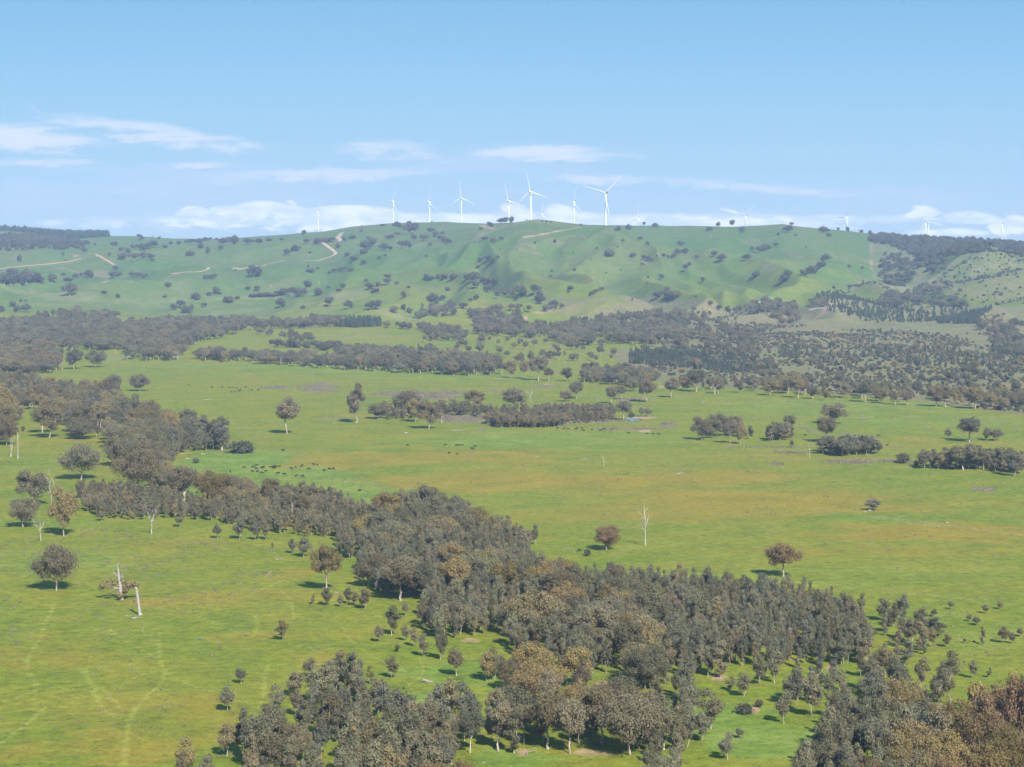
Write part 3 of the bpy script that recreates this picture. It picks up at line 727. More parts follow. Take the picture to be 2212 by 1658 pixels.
# --- single trees seen in the photograph: (kind, tile, foot x, foot y, top y, width, variant, tint, label, landmark words)
g_ = 'gum'; y_ = 'young'; s_ = 'shrub'
for a in [
 (g_, 'B1', 1860, 567, 318, 158, 2, .42, 'tall lone gum with a long bare trunk in the open plain beyond the herd', 'tall lone gum on the plain'),
 (g_, 'B1', 905, 290, 170, 125, 0, .45, 'small round gum standing alone at the far tip of the diagonal wood', 'round gum at the wood tip'),
 (g_, 'B1', 745, 312, 172, 125, 1, .3, 'round pale-trunked gum beside the small round one at the wood tip', None),
 (g_, 'B1', 620, 135, 8, 130, 0, .2, 'dark green gum at the far field edge beside the bushy bare white tree', 'dark gum on the far field edge'),
 (g_, 'B1', 480, 147, 10, 120, 1, .25, 'green gum with pale trunks just beside the bushy bare white tree', None),
 (g_, 'B1', 525, 862, 605, 275, 4, .30, 'big spreading olive gum with brown trunk over a wide dark shadow', 'big spreading olive gum'),
 (g_, 'B1', 320, 592, 368, 190, 1, .62, 'brown gum with leaning trunk at the clearing edge behind the spreading gum', 'brown leaning gum'),
 (g_, 'B1', 275, 560, 380, 170, 3, .4, None, None), (g_, 'B1', 110, 395, 240, 110, 3, .35, None, None),
 (g_, 'B1', 213, 1030, 790, 228, 1, .35, 'gum with white upper limbs behind the dark one at the plain edge', None),
 (g_, 'B1', 150, 1172, 958, 195, 0, .34, 'dark dense gum on a flared trunk beside the flowing bare tree', 'dark dense gum by the frame edge'),
 (g_, 'B1', 410, 1230, 888, 205, 1, .62, 'brownish upright gum beside two bare white trees', 'brownish upright gum'),
 (g_, 'B1', 880, 945, 645, 320, 4, .62, 'huge rounded brown gum in the middle of the sloping wood', 'huge rounded brown gum'),
 (g_, 'B1', 765, 775, 562, 200, 0, .35, 'very dark green gum touching the huge brown one', 'very dark green gum'),
 (g_, 'B1', 530, 600, 470, 190, 0, .3, None, None), (g_, 'B1', 540, 560, 365, 190, 1, .6, None, None), (g_, 'B1', 660, 330, 205, 150, 0, .75, None, None),
 (g_, 'B1', 1195, 1000, 752, 235, 6, .55, 'brown gum with white trunk between the huge brown one and golden one', None),
 (g_, 'B1', 1395, 1050, 780, 230, 0, .78, 'golden topped gum over deep shade below the grazing herd', 'golden topped gum'),
 (g_, 'B1', 1475, 1035, 820, 200, 6, .5, None, None), (g_, 'B1', 1560, 1015, 830, 200, 1, .65, None, None), (g_, 'B1', 1050, 780, 600, 150, 1, .45, None, None),
 (g_, 'B1', 1225, 525, 392, 130, 1, .15, None, None), (g_, 'B1', 1435, 672, 450, 135, 5, .12, 'slender grey-green gum at the sharp end of the wood near the herd', 'slender gum at the wood end'),
 (g_, 'B1', 1380, 640, 470, 110, 5, .2, None, None), (g_, 'B1', 1310, 600, 440, 110, 5, .2, None, None), (g_, 'B1', 850, 490, 300, 140, 1, .2, None, None), (g_, 'B1', 960, 520, 340, 150, 1, .65, None, None),
 (g_, 'B1', 870, 640, 515, 180, 0, .75, None, None), (g_, 'B1', 40, 640, 420, 170, 0, .7, None, None), (g_, 'B1', 20, 470, 250, 160, 4, .72, None, None), (g_, 'B1', 30, 560, 330, 170, 0, .65, None, None),
 (s_, 'B1', 1560, 690, 608, 170, 2, .15, 'broad low grey shrub at the sharp end of the wood', 'broad low shrub'),
 (s_, 'B1', 1270, 757, 720, 38, 1, .2, 'small round grey bush in the herd paddock', None),
 (y_, 'B1', 1410, 1243, 1145, 72, 4, .05, 'squat grey young gum in front of the slender stand', None), (y_, 'B1', 1550, 1250, 1100, 85, 2, .1, None, None),
 (y_, 'B1', 1655, 1255, 1130, 65, 2, .1, None, None), (y_, 'B1', 1720, 1252, 1120, 65, 0, .4, None, None), (y_, 'B1', 1165, 1170, 1060, 60, 2, .3, None, None), (y_, 'B1', 660, 1130, 1060, 70, 4, .2, None, None),
 (s_, 'B1', 150, 550, 512, 22, 1, .2, None, None),
 # middle tile
 (g_, 'B2', 98, 496, 232, 115, 5, .4, 'tall ragged gum with gaps in its crown near the rush beds', 'tall ragged gum'),
 (g_, 'B2', 235, 470, 355, 135, 0, .45, 'round green gum beside the tall ragged one', None),
 (g_, 'B2', 425, 440, 272, 200, 4, .42, 'broad dark gum standing in the slender belt', 'broad dark gum'),
 (g_, 'B2', 480, 490, 330, 120, 1, .6, None, None), (g_, 'B2', 565, 535, 343, 165, 1, .62, 'leaning brown gum with bare white snag beside it', 'leaning brown gum'),
 (g_, 'B2', 1120, 430, 263, 190, 3, .3, 'wide open-crowned gum rising above the slender belt', 'wide open gum above the belt'), (g_, 'B2', 870, 400, 272, 150, 1, .6, None, None),
 (g_, 'B2', 1462, 357, 273, 92, 0, .45, None, None), (g_, 'B2', 1525, 338, 220, 105, 6, .3, 'upright dark gum beyond the belt paired with a smaller round one', 'upright dark gum'),
 (g_, 'B2', 1750, 372, 248, 85, 6, .35, None, None), (g_, 'B2', 1815, 342, 240, 82, 6, .4, None, None), (g_, 'B2', 1978, 362, 195, 130, 6, .5, 'gum with slim white trunk at the corner of the treed paddock', None),
 (g_, 'B2', 2140, 332, 195, 105, 2, .4, 'lone gum casting a dark shadow beside sandy diggings', 'lone gum by the diggings'), (g_, 'B2', 1830, 478, 345, 110, 3, .2, 'thin-crowned gum beside the small dam', 'thin gum by the dam'),
 (y_, 'B2', 1950, 455, 393, 55, 4, .1, None, None), (y_, 'B2', 1990, 455, 398, 55, 4, .15, None, None), (y_, 'B2', 1880, 480, 420, 50, 4, .4, None, None), (g_, 'B2', 1095, 205, 82, 95, 1, .55, None, None),
 (g_, 'B2', 1185, 210, 88, 85, 3, .5, None, None), (g_, 'B2', 1278, 222, 60, 130, 3, .45, None, None), (g_, 'B2', 1228, 120, 25, 45, 2, .1, None, None), (g_, 'B2', 1465, 226, 130, 85, 1, .35, None, None), (g_, 'B2', 1345, 222, 135, 70, 3, .6, None, None),
 (g_, 'B2', 900, 40, -35, 55, 0, .1, None, None), (g_, 'B2', 1495, 95, 40, 50, 0, .15, None, None), (g_, 'B2', 1625, 95, 40, 32, 2, .1, None, None), (g_, 'B2', 1405, 85, 25, 45, 2, .45, None, None), (g_, 'B2', 1335, 70, 30, 40, 1, .55, None, None),
 (g_, 'B2', 1720, 1320, 1142, 172, 0, .93, 'rusty red-brown gum alone on the plain beside the tall bare tree', 'rusty lone gum'),
 (g_, 'B2', 300, 1150, 925, 210, 1, .72, 'pale golden gum at the near wood corner', 'pale golden gum'), (g_, 'B2', 415, 1130, 910, 110, 1, .4, None, None),
 (g_, 'B2', 560, 1160, 885, 240, 3, .2, 'large grey gum with many white limbs at the wood top', 'large grey white-limbed gum'), (g_, 'B2', 610, 1175, 950, 160, 6, .25, None, None), (g_, 'B2', 745, 1150, 960, 160, 3, .08, None, None),
 (g_, 'B2', 880, 1230, 1028, 280, 4, .72, 'broad golden-brown gum at the wood edge facing the plain', 'broad golden-brown gum'), (g_, 'B2', 700, 1190, 1020, 140, 3, .3, None, None),
 (y_, 'B2', 1258, 1283, 1157, 62, 0, .05, 'single slender gum just off the wood corner beside the plain', 'slender gum off the wood corner'), (s_, 'B2', 1595, 1358, 1308, 40, 1, .2, 'small round bush below the rusty lone gum', None),
 # right tile
 (g_, 'B3', 120, 607, 448, 145, 1, .55, 'brown gum at the near side of the five-tree clump', None), (g_, 'B3', 225, 582, 413, 135, 0, .35, 'tallest gum of the five-tree clump on the plain', 'five-tree clump'), (g_, 'B3', 310, 627, 490, 110, 3, .5, None, None),
 (g_, 'B3', 335, 560, 445, 110, 3, .35, None, None), (g_, 'B3', 375, 632, 505, 85, 1, .6, None, None), (y_, 'B3', 437, 602, 513, 48, 0, .1, None, None), (g_, 'B3', 690, 545, 440, 92, 3, .35, 'sparse gum over a small brown grove', 'sparse gum over the grove'),
 (y_, 'B3', 708, 657, 605, 34, 4, .1, None, None), (g_, 'B3', 985, 500, 358, 185, 1, .42, 'paler gum just behind the tall trunked dark one', None), (g_, 'B3', 930, 622, 440, 150, 6, .35, 'tall dark gum with pale trunk beside the twisted bare tree', 'tall dark gum with pale trunk'),
 (g_, 'B3', 1035, 712, 595, 165, 3, .1, 'rounded grey gum showing white limbs at the end of the grey grove', 'rounded grey gum'), (g_, 'B3', 1857, 618, 455, 195, 3, .15, 'big grey gum with spreading limbs between rows of saplings', 'big grey gum on the far paddock'),
 (g_, 'B3', 1820, 800, 622, 210, 1, .3, 'biggest gum rising above the low far-side grove', 'gum above the low grove'), (s_, 'B3', 1430, 757, 685, 78, 1, .7, 'brown round bush beside the creek line', None), (g_, 'B3', 1232, 1062, 980, 98, 0, .03, 'small dark mushroom-shaped tree alone on the plain beside pale rocks', 'mushroom-shaped lone tree'),
 (s_, 'B3', 1512, 778, 735, 30, 1, .7, None, None), (g_, 'B3', 1950, 800, 670, 110, 3, .4, None, None), (g_, 'B3', 2075, 800, 655, 90, 1, .5, None, None), (g_, 'B3', 2150, 840, 680, 110, 1, .15, None, None),
 (g_, 'B3', 90, 295, 140, 130, 3, .4, None, None), (g_, 'B3', 370, 300, 215, 75, 1, .55, None, None), (g_, 'B3', 230, 305, 195, 90, 1, .6, None, None), (g_, 'B3', 570, 318, 200, 120, 1, .65, None, None), (g_, 'B3', 748, 335, 185, 90, 2, .6, None, None), (g_, 'B3', 845, 340, 250, 90, 1, .5, None, None),
 (g_, 'B3', 930, 352, 275, 60, 1, .75, None, None), (g_, 'B3', 1185, 362, 205, 90, 2, .3, None, None), (g_, 'B3', 1297, 370, 255, 90, 1, .6, None, None), (g_, 'B3', 1378, 378, 275, 80, 6, .5, None, None), (g_, 'B3', 1458, 380, 285, 80, 6, .5, None, None), (g_, 'B3', 1643, 390, 240, 120, 1, .6, None, None),
 (g_, 'B3', 1703, 392, 250, 100, 2, .6, None, None), (g_, 'B3', 1895, 406, 250, 160, 6, .6, 'wide brown gum with pale forked trunk on the far field edge', 'wide brown field-edge gum'), (g_, 'B3', 2070, 415, 320, 100, 1, .5, None, None),
 # near tiles
 (g_, 'C1', 365, 372, 42, 292, 4, .52, 'big dense brown-grey gum with white twigs on top, alone in the near paddock', 'big dense paddock gum'), (y_, 'C1', 1828, 697, 553, 82, 2, .62, 'small lone sapling with a white stem in the near paddock', 'lone white-stemmed sapling'),
 (y_, 'C1', 1562, 977, 868, 76, 4, .02, 'small grey round-headed young gum, the upper of a pair', 'upper round-headed young gum'), (y_, 'C1', 1470, 1157, 988, 116, 4, .08, 'grey round-headed young gum, the lower of a pair', None), (y_, 'C1', 1797, 1177, 978, 96, 0, .15, None, None),
 (y_, 'C1', 2000, 937, 800, 90, 4, .2, None, None), (y_, 'C1', 1922, 1187, 1000, 92, 2, .5, None, None), (y_, 'C1', 1915, 1060, 885, 120, 2, .45, None, None), (g_, 'C1', 2115, 377, 62, 215, 3, .72, 'golden-brown gum leaning over its shadow at the paddock edge', 'golden-brown leaning gum'),
 (y_, 'C1', 2117, 470, 345, 72, 2, .35, None, None), (y_, 'C1', 2025, 460, 400, 30, 3, .5, None, None), (y_, 'C1', 1470, 1447, 1210, 120, 2, .5, None, None), (y_, 'C1', 1570, 1427, 1172, 130, 0, .5, None, None), (y_, 'C1', 1645, 1530, 1150, 150, 2, .12, None, None),
 (y_, 'C1', 1215, 1620, 1322, 140, 0, .6, None, None), (y_, 'C1', 1315, 1650, 1440, 90, 4, .2, None, None), (y_, 'C1', 1820, 1500, 1180, 160, 2, .5, None, None), (y_, 'C1', 1170, 1640, 1400, 90, 4, .5, None, None),
 (y_, 'C1', 1892, 133, 28, 52, 2, .15, None, None), (y_, 'C1', 1970, 155, 20, 95, 2, .15, None, None), (y_, 'C1', 1765, 100, 60, 18, 3, .4, None, None), (y_, 'C1', 2205, 480, 390, 40, 2, .4, None, None),
 (y_, 'C2', 328, 663, 465, 108, 0, .3, 'dark slim young gum at the left edge of the dense stand', 'dark slim young gum'), (y_, 'C2', 150, 493, 352, 84, 2, .35, None, None), (y_, 'C2', 243, 707, 595, 72, 4, .35, None, None), (y_, 'C2', 330, 942, 785, 84, 2, .45, 'lone sapling with a forked pale stem above the fallen dark log', 'lone forked sapling'),
 (y_, 'C2', 188, 982, 857, 50, 3, .7, None, None), (y_, 'C2', 747, 927, 730, 118, 4, .6, 'brownish round-headed young gum in the clearing with its own dark shadow', 'round-headed gum in the clearing'), (y_, 'C2', 530, 802, 640, 68, 2, .3, None, None), (y_, 'C2', 642, 822, 600, 82, 0, .2, None, None),
 (y_, 'C2', 470, 737, 600, 56, 2, .4, None, None), (y_, 'C2', 413, 700, 588, 54, 2, .3, None, None), (y_, 'C2', 945, 962, 755, 110, 2, .6, None, None), (y_, 'C2', 992, 952, 745, 90, 0, .3, None, None), (y_, 'C2', 1035, 935, 780, 80, 2, .35, None, None), (y_, 'C2', 418, 537, 440, 50, 4, .4, None, None),
 (y_, 'C2', 85, 470, 370, 60, 2, .3, None, None), (y_, 'C2', 40, 460, 350, 60, 0, .2, None, None), (s_, 'C2', 362, 770, 715, 26, 1, .3, None, None), (y_, 'C2', 375, 1130, 1030, 66, 2, .5, None, None),
 (g_, 'C2', 145, 345, 190, 150, 3, .5, None, None), (g_, 'C2', 235, 350, 105, 210, 4, .62, None, None), (g_, 'C2', 385, 437, 130, 260, 6, .55, 'big brown gum with pale splayed trunk at the edge of the dense wood', 'big brown splay-trunked gum'), (g_, 'C2', 530, 440, 170, 180, 3, .22, 'open gum showing many white crooked limbs beside the splay-trunked one', None),
 (g_, 'C2', 1150, 400, 160, 180, 3, .45, None, None), (g_, 'C2', 1290, 430, 170, 220, 1, .75, None, None), (g_, 'C2', 1470, 560, 305, 260, 0, .78, None, None), (g_, 'C2', 1780, 560, 310, 250, 0, .85, None, None), (g_, 'C2', 1880, 620, 370, 230, 4, .5, None, None),
 (g_, 'C2', 1650, 750, 450, 300, 3, .35, 'great gum with a long white trunk over bare orange ground', 'great white-trunked gum'), (g_, 'C2', 1450, 690, 470, 260, 3, .35, None, None), (g_, 'C2', 1330, 800, 520, 200, 3, .3, None, None), (g_, 'C2', 1760, 860, 560, 240, 1, .4, None, None), (g_, 'C2', 1870, 880, 560, 220, 3, .45, None, None),
 (g_, 'C2', 1960, 860, 545, 240, 1, .6, 'rounded olive gum at the near corner of the great gums', 'rounded olive gum'), (g_, 'C2', 1560, 900, 640, 220, 1, .3, None, None), (y_, 'C2', 1270, 860, 650, 90, 1, .98, 'narrow reddish-brown crowned tree among grey gums', 'narrow reddish tree'),
 (g_, 'C2', 1230, 1160, 845, 290, 0, .80, 'bright golden-olive gum in the middle of the bottom grove', 'bright golden-olive gum'), (g_, 'C2', 1340, 1400, 1000, 270, 6, .65, 'golden gum on a stout forked trunk in the bottom grove', 'stout forked golden gum'), (g_, 'C2', 1540, 1200, 940, 220, 0, .75, None, None),
 (g_, 'C2', 1480, 1428, 1050, 260, 3, .4, 'gum with three pale leaning stems above the bottom clearing', 'three-stemmed gum'), (g_, 'C2', 1875, 1440, 985, 440, 4, .48, 'massive grey-brown gum with white limbs and black shade beneath it', 'massive grey-brown gum'), (g_, 'C2', 1020, 1412, 985, 170, 5, .45, 'tall narrow gum with pinkish trunk beside the bottom clearing', 'tall narrow pink-trunked gum'),
 (g_, 'C2', 1185, 1365, 1090, 170, 3, .35, None, None), (y_, 'C2', 1120, 1430, 1130, 120, 1, .35, None, None), (g_, 'C2', 835, 1425, 1130, 190, 3, .15, None, None), (g_, 'C2', 1640, 1300, 960, 200, 1, .5, None, None), (g_, 'C2', 2060, 1380, 1100, 220, 1, .4, None, None),
 (g_, 'C2', 600, 1800, 1440, 240, 0, .88, None, None), (g_, 'C2', 780, 1790, 1432, 280, 4, .80, None, None), (g_, 'C2', 2050, 1800, 1430, 300, 1, .25, None, None),
 (g_, 'C3', 652, 285, 48, 230, 6, .92, 'rusty brown gum with a stout white trunk behind the far corner of the dense stand', 'rusty gum behind the stand'),
 (y_, 'C3', 657, 1237, 1020, 92, 0, .35, 'single slender gum with a dark shadow in the bright clearing', 'slender gum in the bright clearing'), (y_, 'C3', 395, 1062, 890, 100, 2, .35, None, None), (y_, 'C3', 310, 1022, 920, 60, 3, .4, None, None), (y_, 'C3', 292, 1472, 1288, 105, 0, .04, 'grey twin-headed young gum alone in the bright bottom clearing', 'grey twin-headed gum'),
 (y_, 'C3', 370, 1330, 1262, 60, 4, .1, None, None), (y_, 'C3', 125, 1357, 1150, 110, 2, .08, None, None), (y_, 'C3', 180, 1270, 1010, 150, 0, .5, None, None), (y_, 'C3', 500, 987, 778, 100, 2, .3, None, None), (y_, 'C3', 598, 975, 760, 95, 0, .2, None, None), (y_, 'C3', 250, 938, 690, 120, 1, .4, None, None),
 (y_, 'C3', 165, 930, 720, 90, 0, .15, None, None), (y_, 'C3', 838, 1195, 880, 150, 2, .3, None, None), (y_, 'C3', 700, 1120, 900, 110, 2, .15, None, None), (y_, 'C3', 985, 1202, 1000, 110, 2, .5, None, None), (g_, 'C3', 1312, 953, 715, 155, 6, .55, 'tall olive young gum with white forked trunk in the sapling rows', 'olive fork-trunked gum'),
 (y_, 'C3', 1437, 540, 395, 86, 4, .05, 'round-headed grey gum at the stand edge nearest the open plain', 'round-headed grey gum'), (y_, 'C3', 1300, 570, 408, 94, 2, .35, None, None), (y_, 'C3', 1740, 494, 440, 42, 4, .4, None, None), (y_, 'C3', 1625, 542, 490, 50, 4, .4, None, None), (y_, 'C3', 1962, 522, 455, 48, 2, .4, None, None), (y_, 'C3', 2053, 494, 436, 42, 0, .4, None, None),
 (y_, 'C3', 1856, 572, 523, 40, 4, .4, None, None), (y_, 'C3', 1908, 598, 538, 62, 4, .3, None, None), (y_, 'C3', 1940, 724, 600, 40, 1, .4, None, None), (y_, 'C3', 2080, 714, 598, 70, 2, .6, None, None), (y_, 'C3', 2132, 716, 638, 50, 2, .4, None, None), (y_, 'C3', 2190, 672, 608, 52, 4, .5, None, None), (y_, 'C3', 1830, 713, 678, 26, 4, .4, None, None),
 (y_, 'C3', 1712, 740, 648, 55, 2, .6, None, None), (y_, 'C3', 1662, 672, 545, 95, 3, .1, None, None), (y_, 'C3', 1882, 944, 813, 60, 2, .35, None, None), (y_, 'C3', 1985, 937, 870, 34, 3, .4, None, None), (g_, 'C3', 1667, 1139, 860, 130, 5, .25, None, None), (g_, 'C3', 1728, 1112, 750, 160, 5, .3, 'tall slim gum standing in front of the sapling rows', 'tall slim gum'),
 (y_, 'C3', 1548, 1010, 800, 95, 0, .4, None, None), (y_, 'C3', 1320, 640, 520, 90, 2, .4, None, None), (y_, 'C3', 1480, 720, 540, 110, 2, .45, None, None), (y_, 'C3', 1530, 600, 480, 70, 4, .4, None, None), (y_, 'C3', 1540, 760, 560, 100, 1, .5, None, None), (y_, 'C3', 1610, 740, 600, 66, 2, .6, None, None), (y_, 'C3', 1440, 860, 690, 110, 3, .05, None, None),
 (y_, 'C3', 1220, 700, 600, 90, 4, .4, None, None), (y_, 'C3', 1180, 850, 660, 100, 2, .4, None, None), (g_, 'C3', 1400, 1260, 905, 330, 4, .66, 'broad olive-gold gum with a bare white limb low in the corner wood', 'broad olive-gold gum'),
 (g_, 'C3', 2080, 1420, 945, 430, 4, .97, 'huge rusty gum filling the bottom corner', 'huge rusty gum'), (g_, 'C3', 1960, 1560, 1120, 380, 0, .93, None, None), (g_, 'C3', 2220, 1520, 820, 300, 1, .97, None, None), (g_, 'C3', 1830, 1290, 1140, 110, 1, .95, None, None),
 (g_, 'C3', 2130, 1700, 1220, 380, 4, .9, None, None), (g_, 'C3', 1680, 1640, 1260, 300, 1, .72, None, None), (g_, 'C3', 1480, 1700, 1330, 320, 0, .72, None, None), (g_, 'C3', 1250, 1800, 1420, 300, 0, .92, None, None), (g_, 'C3', 1960, 1800, 1340, 340, 1, .85, None, None), (g_, 'C3', 1700, 1820, 1400, 300, 0, .88, None, None),
 (g_, 'C3', 1100, 1500, 1150, 230, 5, .3, None, None), (g_, 'C3', 980, 1560, 1160, 220, 1, .3, None, None), (g_, 'C3', 820, 1600, 1330, 200, 1, .35, None, None), (g_, 'C3', 1230, 1550, 1170, 240, 3, .08, None, None), (g_, 'C3', 1560, 1480, 1230, 200, 3, .4, None, None), (s_, 'C3', 400, 1170, 1100, 110, 2, .3, 'wide low grey bush in the bright clearing', 'wide low bush'),
 (s_, 'C3', 495, 1130, 1072, 46, 1, .3, None, None), (y_, 'C3', 30, 1390, 1180, 100, 2, .2, None, None), (y_, 'C3', 20, 1100, 820, 120, 2, .1, None, None)]:
    plant(*a)

# --- trees on the hills: tile, x, foot y, width, height (tile pixels)
HT = {'A1': [(560,548,40,25),(617,560,15,18),(740,575,45,40),(785,590,30,20),(985,660,25,22),(900,510,30,25),(989,496,10,8),(1037,495,12,10),(1028,525,18,22),(915,525,30,30),(860,585,30,35),(890,580,30,30),(925,590,40,45),(960,580,40,40),(1000,575,50,45),(1070,570,35,20),(1108,560,20,30),(1158,560,28,30),(830,605,35,30),(795,648,50,45),(875,655,55,45),(925,640,40,40),(970,645,50,35),(708,632,18,25),(835,630,20,20),(1215,545,35,25),(1250,545,40,28),(1290,540,45,28),(1330,535,35,30),(1365,525,25,20),(1405,525,22,18),(1445,555,45,45),(1480,555,45,50),(1525,550,45,55),(1605,550,50,40),(1640,540,30,20),(1680,540,45,28),(1742,527,35,18),(1825,522,30,15),(1967,490,30,32),(1232,620,60,30),(1300,572,40,25),(1350,605,20,40),(1430,585,30,25),(1987,545,40,28),(2060,550,55,40),(2110,535,60,30),(2150,535,40,30),(1915,590,60,35),(1860,618,35,38),(2008,610,22,15),(2192,575,30,32),(545,610,25,45),(408,630,20,28),(125,660,28,40),(425,660,10,15),(110,732,12,18),(75,745,60,40),(30,810,60,70),(70,810,60,60),(130,810,60,70),(175,805,60,90),(225,805,70,70),(260,800,50,45),(340,795,45,55),(410,750,25,15),(440,785,60,20),(490,770,35,30),(527,765,22,30),(577,765,50,45),(748,718,28,30),(728,775,45,45),(770,750,40,25),(858,757,38,30),(895,762,40,28),(935,762,45,25),(450,882,80,75),(675,868,40,22),(765,898,25,30),(1090,825,35,30),(1067,893,28,13),(1330,772,35,25),(1365,772,35,25),(1390,772,30,30),(1525,725,14,15),(1645,760,85,70),(1612,755,20,30),(1672,758,35,35),(1400,872,40,45),(1355,880,35,22),(1425,872,25,15),(1608,843,28,20),(1667,858,38,38),(1480,925,70,38),(1540,903,30,20),(1322,955,35,25),(1270,908,55,45),(1125,972,45,35),(1175,965,50,50),(1210,995,60,45),(1240,985,35,45),(1640,890,55,20),(1690,888,60,25),(1730,888,50,28),(1770,885,60,20),(1800,880,50,30),(1845,880,55,45),(1890,885,40,55),(1925,888,60,55),(1970,885,40,50),(1995,850,55,60),(2065,880,50,45),(2125,833,20,15),(2195,863,35,25),(1820,960,50,60),(1962,975,28,28),(2132,955,55,60),(1998,700,15,20),(2010,730,55,25),(2060,718,20,22),(2135,740,20,18),(2165,728,30,22),(2200,725,25,22),(85,950,45,30),(135,925,20,20),(165,927,15,18),(110,990,40,40),(170,990,60,50),(10,1010,40,60),(300,1020,35,40)],
 'A2': [(20,530,25,30),(70,510,50,20),(130,480,20,25),(175,515,20,18),(160,590,70,60),(200,575,60,65),(145,610,50,30),(275,595,50,50),(320,598,20,35),(300,510,30,20),(325,515,30,30),(358,500,35,30),(365,445,50,40),(435,485,60,70),(475,483,60,65),(440,412,30,14),(470,525,30,35),(395,575,50,45),(430,572,45,45),(535,525,50,40),(580,480,50,35),(610,500,40,35),(655,490,28,25),(640,525,45,30),(670,540,40,35),(695,545,35,30),(587,412,10,14),(270,428,40,12),(135,438,12,12),(38,625,35,22),(85,650,60,30),(142,680,35,30),(247,643,30,18),(285,625,20,14),(550,635,18,18),(10,720,35,25),(60,725,35,22),(575,555,30,18),(955,435,22,30),(972,438,30,28),(1030,415,35,30),(1060,420,50,42),(1100,412,35,40),(902,460,25,22),(930,517,50,18),(985,538,40,28),(1038,522,25,22),(1255,550,14,18),(1385,540,20,22),(1552,432,14,16),(1780,472,25,25),(1800,460,30,28),(1860,468,35,45),(1963,430,22,24),(2035,438,35,26),(1825,535,18,20),(1938,528,30,28),(1985,555,22,25),(2195,560,40,30),(1738,625,65,38),(1655,580,14,12),(1890,635,35,30),(1960,650,30,30),(1990,655,35,28),(2010,660,25,25),(1948,690,18,22),(2045,628,12,14),(2090,635,30,25),(2120,645,20,25),(2150,640,30,30),(2180,620,40,40),(2075,780,38,35),(1988,768,15,15),(1980,812,15,15),(1355,760,22,14),(1485,842,35,24),(1475,863,18,16),(1510,720,25,15),(1620,880,35,25),(1650,865,30,25),(1685,858,35,30),(1292,838,14,14),(950,655,50,35),(980,672,45,28),(900,660,35,28),(1012,645,22,24),(888,705,30,20),(300,762,50,22),(160,795,25,22),(295,815,42,45),(237,820,35,25),(180,842,45,40),(220,858,55,25),(358,810,26,22),(435,830,28,12),(10,835,40,30),(405,895,35,38),(550,780,30,40),(580,785,45,30),(630,770,35,30),(665,778,40,35),(730,773,60,35),(820,775,60,35),(850,800,80,65),(870,835,60,45),(920,790,50,30),(960,795,60,35),(1000,805,60,35),(690,848,35,22),(955,862,50,50),(1012,905,45,50),(1058,880,50,40),(1100,885,45,50),(1155,890,70,75),(1185,885,45,50),(1130,913,28,22),(1255,880,40,65),(1280,900,40,50),(875,913,30,35),(838,922,28,22),(50,965,55,50),(190,975,60,55),(235,975,60,60),(600,930,70,60),(658,915,30,35),(795,970,50,40),(1290,935,60,60),(1375,965,60,50),(2110,850,30,24),(1885,915,14,20),(1300,402,14,8),(1330,405,18,10),(1360,408,14,12),(1200,395,10,8)],
 'A3': [(170,468,40,30),(232,440,28,34),(320,440,35,45),(382,472,40,35),(685,475,60,45),(705,430,30,22),(620,490,18,16),(730,500,18,18),(605,565,28,24),(525,588,45,40),(550,578,40,25),(490,605,35,40),(450,590,25,28),(255,660,50,45),(205,630,40,35),(15,605,40,30),(415,655,48,40),(475,760,55,35),(665,792,60,45),(680,760,50,45),(20,720,40,40),(45,685,25,20),(90,640,20,20),(130,800,18,35),(905,470,50,35),(930,475,40,30),(1008,465,18,24),(1070,470,24,32),(945,505,35,28),(800,575,18,14),(925,660,55,45),(900,690,60,28),(870,710,50,25),(840,735,60,45),(800,755,50,35),(775,755,30,40),(1080,698,20,18),(1165,712,18,18),(1158,485,25,28),(1212,488,24,28),(180,945,25,30),(238,980,35,35),(980,838,22,18),(85,895,18,14)]}
for t, L in HT.items():
    for i, (x, y, w, h) in enumerate(L):
        v = 2 if w > h * 1.5 else (0, 1, 3)[i % 3]
        plant('hill', t, x, y, y - h * 1.2, max(w, h * .7) * 1.12, v, random.choice([.0, .05, .1, .2, .35]))

